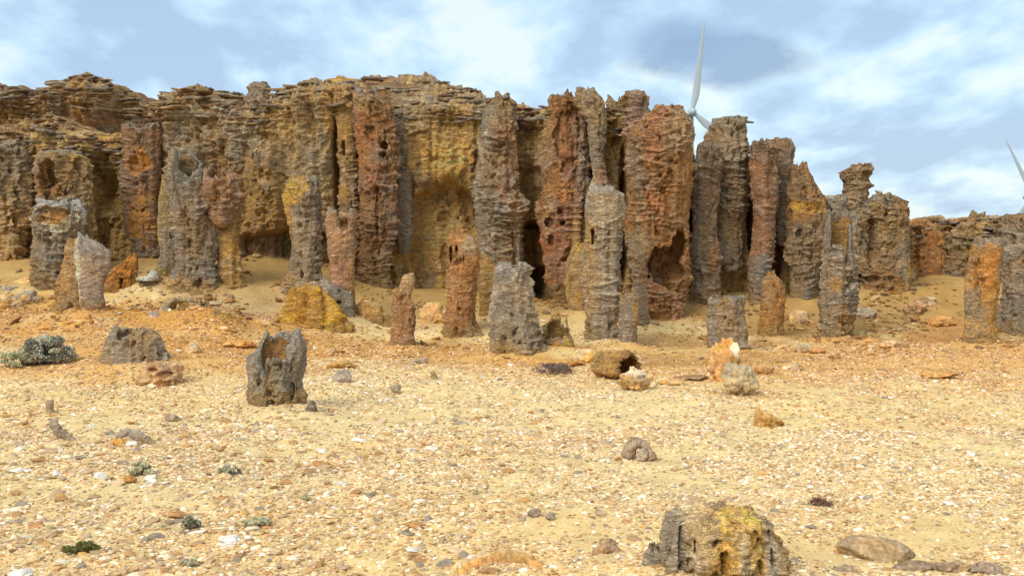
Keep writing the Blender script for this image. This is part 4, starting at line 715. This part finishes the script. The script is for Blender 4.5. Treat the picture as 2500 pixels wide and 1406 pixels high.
def gcol(X, Y):
    n = fbm(X * .35, Y * .5, 0, 5, 4, .55)
    c = np.zeros(X.shape + (3,)) + SAND0
    c = gmix(c, sst(.0, .6, n + .15) * .30, SANDY)
    wq = fbm(X * .9, Y * .9, 0, 15, 4, .6)
    for (a, b, rx_, ry_, col, k) in [(420,780,3.2,1.6,SANDO,.75),(560,850,1.5,.9,SANDO,.7),(60,760,2.5,1.2,SANDY,.7),(150,800,1.2,.6,SANDO,.5),(900,850,2.6,1.2,SANDY,.7),(1000,870,1.8,.6,(.60,.36,.13),.5),(1330,885,1.4,.4,SANDY,.8),(2300,860,4.5,3.2,(.74,.47,.18),.6),(2050,900,5.0,3.2,(.80,.55,.24),.5),(1700,880,3.5,2.0,(.70,.47,.18),.45),(350,860,3.4,2.2,(.74,.46,.16),.6),(1150,870,3,1.6,(.74,.48,.18),.6),(2350,800,3.0,1.6,(.54,.32,.14),.7),(1650,840,2.2,.8,(.50,.34,.16),.6),(1650,880,2.2,.7,(.54,.35,.15),.6),(640,690,1.8,1.3,SANDG,.35),(1070,730,1.6,1.4,SANDG,.45),(2130,780,1.4,.8,SANDG,.7),(1340,730,1.4,1.5,(.42,.28,.14),.8),(600,760,2,.8,(.5,.38,.24),.5),(2280,720,1.2,1.2,(.42,.24,.09),.7),(500,710,1.5,.8,(.5,.35,.17),.7),(1900,790,3,1.4,(.5,.34,.15),.7)]:
        g = G(a, b); d = np.sqrt(((X - g[0]) / rx_) ** 2 + ((Y - g[1]) / ry_) ** 2) + .5 * wq
        c = gmix(c, sst(1.25, .45, d) * min(1, k * 1.35), np.array(col) * np.array((.80, .70, .58)))
    c = gmix(c, sst(21.5, 24.5, Y + .8 * wq) * .92, (.42, .26, .09))
    c = c * (1 + .16 * fbm(X * 3, Y * 3, 0, 25, 4, .6))[..., None]
    back = sst(29, 34, Y); c = gmix(c, back, (.16,.15,.08))
    return c
c = gcol(X, Y)
gr = obj('ground', mesh_from('ground', np.stack([X, Y, Z], -1).reshape(-1, 3), grid_faces(len(gx), len(gy)), c.reshape(-1, 3), M_SAND)); tag(gr, kind='structure')

# ------------------------------------------------------------------ gravel
rg = np.random.RandomState(5)
ico_v = []
ph = (1 + 5 ** .5) / 2
for a in (-1, 1):
    for b in (-ph, ph): ico_v += [(0, a, b), (a, b, 0), (b, 0, a)]
ico_v = np.array(ico_v, float); ico_v /= np.linalg.norm(ico_v[0])
def hull_faces(v):
    fs = []
    n = len(v)
    el = min(np.linalg.norm(v[0] - v[j]) for j in range(1, n)) * 1.01
    for i in range(n):
        for j in range(i + 1, n):
            for k in range(j + 1, n):
                if all(np.linalg.norm(v[p] - v[q]) < el for p, q in ((i, j), (j, k), (i, k))):
                    nn_ = np.cross(v[j] - v[i], v[k] - v[i])
                    fs.append((i, j, k) if nn_ @ v[i] > 0 else (i, k, j))
    return np.array(fs)
ico_f = hull_faces(ico_v)
PALG = np.array([(.66,.50,.30),(.60,.42,.23),(.52,.34,.17),(.46,.25,.11),(.50,.40,.29),(.40,.32,.24),(.78,.70,.56),(.86,.82,.74),(.32,.27,.22),(.55,.36,.20),(.68,.55,.36)])
PRB = np.array([.20,.16,.13,.09,.08,.06,.09,.030,.025,.09,.08]); PRB = PRB / PRB.sum()
def scatter(n, y0, y1, smin, smax, keep, power=2.2, pal=PALG, prb=PRB):
    # uniform over the ground inside a slightly widened view wedge
    Yv = np.sqrt(rg.uniform(y0 ** 2, y1 ** 2, n)); Xv = rg.uniform(-.53, .53, n) * Yv
    k = keep(Xv, Yv) > rg.uniform(0, 1, n); Xv, Yv = Xv[k], Yv[k]; n = len(Xv)
    s = smin + (smax - smin) * rg.uniform(0, 1, n) ** power
    s = s * (.75 + .25 * Yv / 12)
    v = ico_v[None] * (1 + .30 * rg.uniform(-1, 1, (n, 12, 1)))
    sc = np.stack([s * rg.uniform(.75, 1.35, n), s * rg.uniform(.55, .95, n), s * rg.uniform(.20, .48, n)], -1)
    v = v * sc[:, None]
    tx = rg.normal(0, .28, n)
    cy_, sy_ = np.cos(tx)[:, None], np.sin(tx)[:, None]
    vx, vy, vz = v[..., 0] * cy_ - v[..., 2] * sy_, v[..., 1], v[..., 0] * sy_ + v[..., 2] * cy_
    th = rg.uniform(0, 2 * math.pi, n)[:, None]; ct, st = np.cos(th), np.sin(th)
    vx, vy = vx * ct - vy * st, vx * st + vy * ct
    zc = ground(Xv, Yv, True) + sc[:, 2] * .35
    V = np.stack([vx + Xv[:, None], vy + Yv[:, None], vz + zc[:, None]], -1).reshape(-1, 3)
    F = (ico_f[None] + (np.arange(n) * 12)[:, None, None]).reshape(-1, 3)
    # colour varies with place: whiter pebbles low left, redder to the right
    ci = rg.choice(len(pal), n, p=prb); C = pal[ci] * rg.uniform(.8, 1.15, (n, 1)); gc_ = gcol(Xv, Yv); C = C * .90 + gc_ * .10; C = C * (.55 + .6 * (C.mean(1) / .45).clip(0, 1))[:, None]; tint = gc_ / SAND0; C = C * (.35 + .65 * tint)
    return V, F, np.repeat(C, 12, 0)
def cover(x, y):
    m = sst(23.0, 19.0, y + 1.2 * pn(x * .5, y * .5, 0, 3)) * .9 + .1 * sst(25, 23, y)
    m = m * np.clip(.80 + 1.1 * pn(x * .8, y * .8, 0, 33) + .5 * pn(x * 2.6, y * 2.6, 0, 34), .22, 1)
    m = m * (1 - .75 * np.exp(-((x - 3.2) / 1.9) ** 2 - ((y - 19.8) / 1.6) ** 2))
    return m
parts = [scatter(80000, 6.3, 12, .009, .030, cover, 1.9), scatter(100000, 11, 23.5, .011, .030, cover, 1.9),
         scatter(22000, 6.3, 24, .018, .043, lambda x, y: cover(x, y) * (.55 + .45 * sst(3, -3, x)), 2.6)]
parts.append(scatter(3400, 6.3, 13, .024, .070, lambda x, y: cover(x, y) * (.12 + .88 * sst(1.5, -2.5, x)), 2.4, np.array([(.50,.29,.14),(.44,.30,.19),(.58,.40,.24),(.33,.27,.22),(.74,.65,.52),(.50,.36,.25),(.56,.33,.12)]), np.array([.24,.18,.18,.10,.08,.13,.09])))
PALS = np.array([(.56,.36,.16),(.46,.27,.11),(.38,.25,.14),(.62,.45,.24),(.30,.23,.16),(.70,.58,.40),(.50,.26,.08)]); PRS = np.array([.26,.2,.15,.15,.1,.06,.08])
def screecov(x, y):
    k = sst(17.5, 21.5, y) * sst(25.6, 24.8, y) * np.clip(.25 + 1.6 * fbm(x * .7, y * .7, 0, 55, 3), .02, 1)
    return np.clip(k * (.55 + 2.6 * np.exp(-((x - 9.0) / 2.2) ** 2) + .9 * sst(-3.5, -7, x)) , 0, 1)
parts.append(scatter(26000, 17, 25.8, .012, .055, screecov, 2.6, PALS, PRS)); parts.append(scatter(3200, 18, 25.6, .04, .12, screecov, 2.5, PALS, PRS))
o_ = 0; VV, FF, CC = [], [], []
for (v, f, c) in parts:
    VV.append(v); FF.append(f + o_); CC.append(c); o_ += len(v)
gv = obj('gravel', mesh_from('gravel', np.concatenate(VV), np.concatenate(FF), np.concatenate(CC), M_GRAVEL, smooth=False))
tag(gv, 'cream and tan gravel covering the sandy flat in front of the cliff', 'gravel', kind='stuff')

# larger loose stones, one object each
KIND = {'white': ('flat white stone lying loose among the gravel', (.72,.67,.60)), 'orange': ('small orange brown stone lying loose among the gravel', (.46,.25,.11)),
        'grey': ('small grey stone lying loose among the gravel', (.30,.25,.19)), 'tan': ('tan stone lying loose among the gravel', (.50,.36,.21))}
def stone_mesh(col, seed):
    q = np.random.RandomState(seed); nn = 20
    u = np.linspace(0, 2 * math.pi, nn, endpoint=False)[None]; v = np.linspace(.02, math.pi - .02, nn // 2 + 2)[:, None]
    Pp = np.stack([np.sin(v) * np.cos(u), np.sin(v) * np.sin(u), -np.cos(v) + 0 * u], -1)
    for k in range(12):
        n = q.normal(size=3); n /= np.linalg.norm(n); d = q.uniform(.5, .85); t = Pp @ n; Pp = Pp - np.clip(t - d, 0, None)[..., None] * n
    Pp = Pp * (1 + .22 * fbm(Pp[..., 0] * 1.5, Pp[..., 1] * 1.5, Pp[..., 2] * 1.5, seed, 3))[..., None]
    C = np.array(col) * (1 + .3 * fbm(Pp[..., 0] * 2, Pp[..., 1] * 2, Pp[..., 2] * 2, seed + 5, 3))[..., None]
    return mesh_from('stone', Pp.reshape(-1, 3), grid_faces(nn, nn // 2 + 2, True), C.reshape(-1, 3), M_PEB, smooth=False)
SM = {k: [stone_mesh(KIND[k][1], 100 + 7 * i + 31 * j) for i in range(4)] for j, k in enumerate(KIND)}
rs = random.Random(4)
spots = []
for i in range(215):
    Yv = math.sqrt(rs.uniform(6.6 ** 2, 21 ** 2)) if i > 90 else rs.uniform(6.8, 11)
    px = rs.uniform(10, 2490) if rs.random() < .5 else rs.uniform(10, 1300)
    spots.append((xat(px, Yv), Yv))
for (x, y) in spots:
    k = rs.choices(list(KIND), (3.2, 3, 1.6, 3))[0]
    o = obj(k + '_stone' if k != 'tan' else 'tan_stone', rs.choice(SM[k]))
    s = rs.uniform(.026, .075 if x < 0 and y < 12 else .05) * (.8 + y / 40)
    o.scale = (s * rs.uniform(.9, 1.5), s * rs.uniform(.7, 1.1), s * rs.uniform(.3, .6)); o.rotation_euler = (rs.gauss(0, .15), rs.gauss(0, .15), rs.uniform(0, 6.3))
    o.location = (x, y, float(ground(x, y, True)) + s * .12)
    tag(o, KIND[k][0], 'stone', k + ' stones scattered over the gravel')

# ------------------------------------------------------------------ plants
def leaf_mesh(name, n, rx, ry, rz, cols, leaf, seed, up=.5, clumps=30, darkn=.0, tilt=0, narrow=.35):
    q = np.random.RandomState(seed)
    # clump centres on a dome
    a = q.uniform(0, 2 * math.pi, clumps); r = np.sqrt(q.uniform(0, 1, clumps)) * .97; cz = np.sqrt(np.clip(1 - r ** 2, 0, 1)) * np.where(q.uniform(0, 1, clumps) < .6, q.uniform(.8, 1, clumps), q.uniform(.2, .8, clumps))
    cc = np.stack([r * np.cos(a) * rx, r * np.sin(a) * ry, cz * rz], -1)
    cr = q.uniform(.15, .30, clumps) * max(rx, rz)
    w_ = q.randint(0, clumps, n)
    d = q.normal(size=(n, 3)); d /= np.linalg.norm(d, axis=1, keepdims=True); d[:, 2] = np.abs(d[:, 2]) * .9 - .15
    p = cc[w_] + d * (cr[w_] * q.uniform(.5, 1.0, n))[:, None]
    p[:, 2] = np.maximum(p[:, 2], .005)
    dirn = d + np.array([0, 0, up]) + q.normal(0, .35, (n, 3)); dirn /= np.linalg.norm(dirn, axis=1, keepdims=True)
    side = np.cross(dirn, q.normal(size=(n, 3))); side /= np.linalg.norm(side, axis=1, keepdims=True)
    ln = leaf * q.uniform(.6, 1.3, n)[:, None]
    v = np.stack([p, p + dirn * ln * .5 + side * ln * narrow, p + dirn * ln, p + dirn * ln * .5 - side * ln * narrow], 1).reshape(-1, 3)
    f = np.arange(n * 4).reshape(-1, 4)
    cols = np.array(cols); ck = q.randint(0, len(cols), clumps)
    C = cols[ck[w_]] * q.uniform(.7, 1.25, (n, 1)); 
    mix = q.uniform(0, 1, n) < .35; C[mix] = cols[q.randint(0, len(cols), mix.sum())] * q.uniform(.8, 1.2, (mix.sum(), 1))
    return mesh_from(name, v, f, np.repeat(C, 4, 0), M_LEAF, smooth=False), cc
def stems(name, cc, col, r, parent):
    V, F, C = [], [], []; o = 0
    for c in cc:
        p0 = np.array([c[0] * .15, c[1] * .15, -.03]); p1 = np.array(c) * .95
        mid = (p0 + p1) / 2 + np.array([c[0] * .25, c[1] * .25, -.02])
        ring = []
        for (p, rr_) in ((p0, r), (mid, r * .75), (p1, r * .35)):
            for k in range(5): ring.append(p + rr_ * np.array([math.cos(k * 1.257), math.sin(k * 1.257), 0]))
        V += ring
        for l in range(2):
            for k in range(5): F.append((o + l * 5 + k, o + l * 5 + (k + 1) % 5, o + l * 5 + 5 + (k + 1) % 5, o + l * 5 + 5 + k))
        o += 15
    me = mesh_from(name, V, F, np.repeat([col], len(V), 0), M_LEAF)
    return obj(name, me, parent)
SILV = [(.66,.62,.42),(.54,.50,.34),(.80,.76,.52)]; DARK = [(.12,.105,.075),(.20,.18,.13)]
def bush(name, label, px, py, wpx, hpx, cols, n, leaf, seed, clumps=24, dr=.8, group=None, cat='bush', up=.5, narrow=.35, stemcol=(.12,.09,.07)):
    g = G(px, py); s = g[1] / FPX; rx = wpx * s / 2 * .9; rz = hpx * s * .8
    e = bpy.data.objects.new(name, None); COL.objects.link(e); e.location = (g[0], g[1] + rx * dr * .6, float(ground(g[0], g[1], True)))
    tag(e, label, cat, group)
    me, cc = leaf_mesh('foliage', n, rx, rx * dr, rz, cols, leaf, seed, up, clumps, narrow=narrow)
    obj('foliage', me, e); so = stems('stem', cc, stemcol, max(.003, rx * .025), e)
    return e
GS = 'silver cushion bushes on the gravel'
bush('cushion_bush', 'large dark cushion bush with silvery green tips at the left edge', 106, 900, 132, 78, DARK[1:] + [(.74,.72,.56),(.62,.61,.48),(.42,.41,.33),(.26,.25,.2)], 18000, .030, 3, clumps=60)
bush('cushion_bush', 'pale green rounded cushion bush growing against the left side of the large dark one', 36, 902, 80, 50, SILV + [(.48,.50,.34)], 7000, .028, 4, clumps=34)
bush('cushion_bush', 'round silver cushion bush in the lower left with an orange stone at its foot', 340, 1165, 70, 38, SILV, 3200, .022, 5, group=GS)
bush('cushion_bush', 'flatter silver cushion bush behind a cream stone', 556, 1163, 54, 26, SILV + [(.2,.2,.17)], 2000, .022, 6, group=GS)
bush('cushion_bush', 'small upright grey green tuft left of the spreading silver one', 463, 1292, 38, 30, [(.40,.39,.26),(.28,.27,.18),(.54,.52,.36)], 1500, .022, 7, group=GS, clumps=14)
bush('cushion_bush', 'low spreading silver tuft right of the upright grey green one', 632, 1292, 74, 18, SILV, 1500, .020, 8, group=GS, clumps=18)
bush('cushion_bush', 'tiny silver tuft near the bottom edge at the left', 457, 1386, 38, 20, SILV, 1000, .02, 9, group=GS, clumps=12)
bush('cushion_bush', 'tiny silver tuft beside a white stone, right of the other tufts', 740, 1224, 32, 14, SILV, 700, .02, 10, group=GS, clumps=12)
bush('creeping_plant', 'flat bright green creeping plant near the bottom left corner', 190, 1352, 88, 18, [(.22,.21,.07),(.28,.26,.10),(.16,.15,.06)], 2200, .018, 12, cat='plant', clumps=26)
bush('twiggy_bush', 'dry purplish grey twiggy bush in front of the yellow broken cup', 1350, 915, 100, 22, [(.20,.14,.13),(.15,.11,.10),(.28,.21,.18)], 2600, .05, 13, clumps=30, narrow=.06, up=.9)
bush('twiggy_bush', 'dark red dry twigs lying on the gravel above the large crumbling stump', 2008, 1238, 56, 12, [(.24,.12,.10),(.18,.11,.09)], 500, .04, 14, clumps=16, narrow=.07, up=.2)

# ------------------------------------------------------------------ wind turbines
def ring_loft(secs, n=20):
    V = []; 
    for (z, cx_, rx_, ry_) in secs:
        for k in range(n):
            a = 2 * math.pi * k / n; V.append((cx_ + rx_ * math.cos(a), ry_ * math.sin(a), z))
    F = grid_faces(n, len(secs), True); return np.array(V), F
def turbine(hubpx, hubpy, dist, a0, label, blade=40):
    h = P(hubpx, hubpy, dist); gz = -4.0
    e = bpy.data.objects.new('wind_turbine', None); COL.objects.link(e); e.location = (h[0] + 0.0, dist + 4, gz)
    tag(e, label, 'wind turbine', 'wind turbines behind the cliff')
    H = h[2] - gz
    V, F = ring_loft([(0, 0, 2.2, 2.2), (H * .5, 0, 1.8, 1.8), (H - 1.5, 0, 1.3, 1.3), (H - 1.4, 0, .01, .01)], 28)
    obj('tower', mesh_from('tower', V, F, None, M_PAINT), e)
    V, F = ring_loft([(-3, 0, .01, .01), (-2.99, 0, 1.5, 1.5), (0, 0, 1.8, 1.7), (5, 0, 1.7, 1.6), (7, 0, 1.1, 1.1), (7.05, 0, .01, .01)], 20)
    V = V[:, [0, 2, 1]]; obj('nacelle', mesh_from('nacelle', V, F[:, ::-1], None, M_PAINT), e, (0, 0, H))
    V, F = ring_loft([(-6.2, 0, .01, .01), (-6.0, 0, .9, .9), (-5.2, 0, 1.6, 1.6), (-4.2, 0, 1.9, 1.9), (-2.8, 0, 1.8, 1.8)], 24)
    V = V[:, [0, 2, 1]]; hub = obj('hub', mesh_from('hub', V, F[:, ::-1], None, M_PAINT), e, (0, 0, H))
    secs = []
    for t, ch, off in ((0, .9, 0), (.04, .95, 0), (.10, 1.3, .25), (.18, 1.65, .45), (.28, 1.55, .4), (.45, 1.2, .22), (.65, .92, .12), (.85, .55, .03), (.96, .3, 0), (1.0, .03, 0)):
        secs.append((1.0 + t * (blade - 1), off, ch, max(.05, ch * (.9 - .75 * min(1, t * 5)) if t < .2 else ch * .15)))
    V, F = ring_loft(secs, 18); bm = mesh_from('blade', V, F, None, M_PAINT)
    for k in range(3):
        b = obj('blade', bm, e, (0, -4.2, H)); b.rotation_euler = (0, math.radians(a0 + 120 * k), 0)
    return e
turbine(1690, 274, 487, 7.4, 'white wind turbine with its upright blade standing high above the big red pillar')
turbine(2521, 481, 680, -26.5, 'white wind turbine mostly outside the right edge, only blade tips showing')
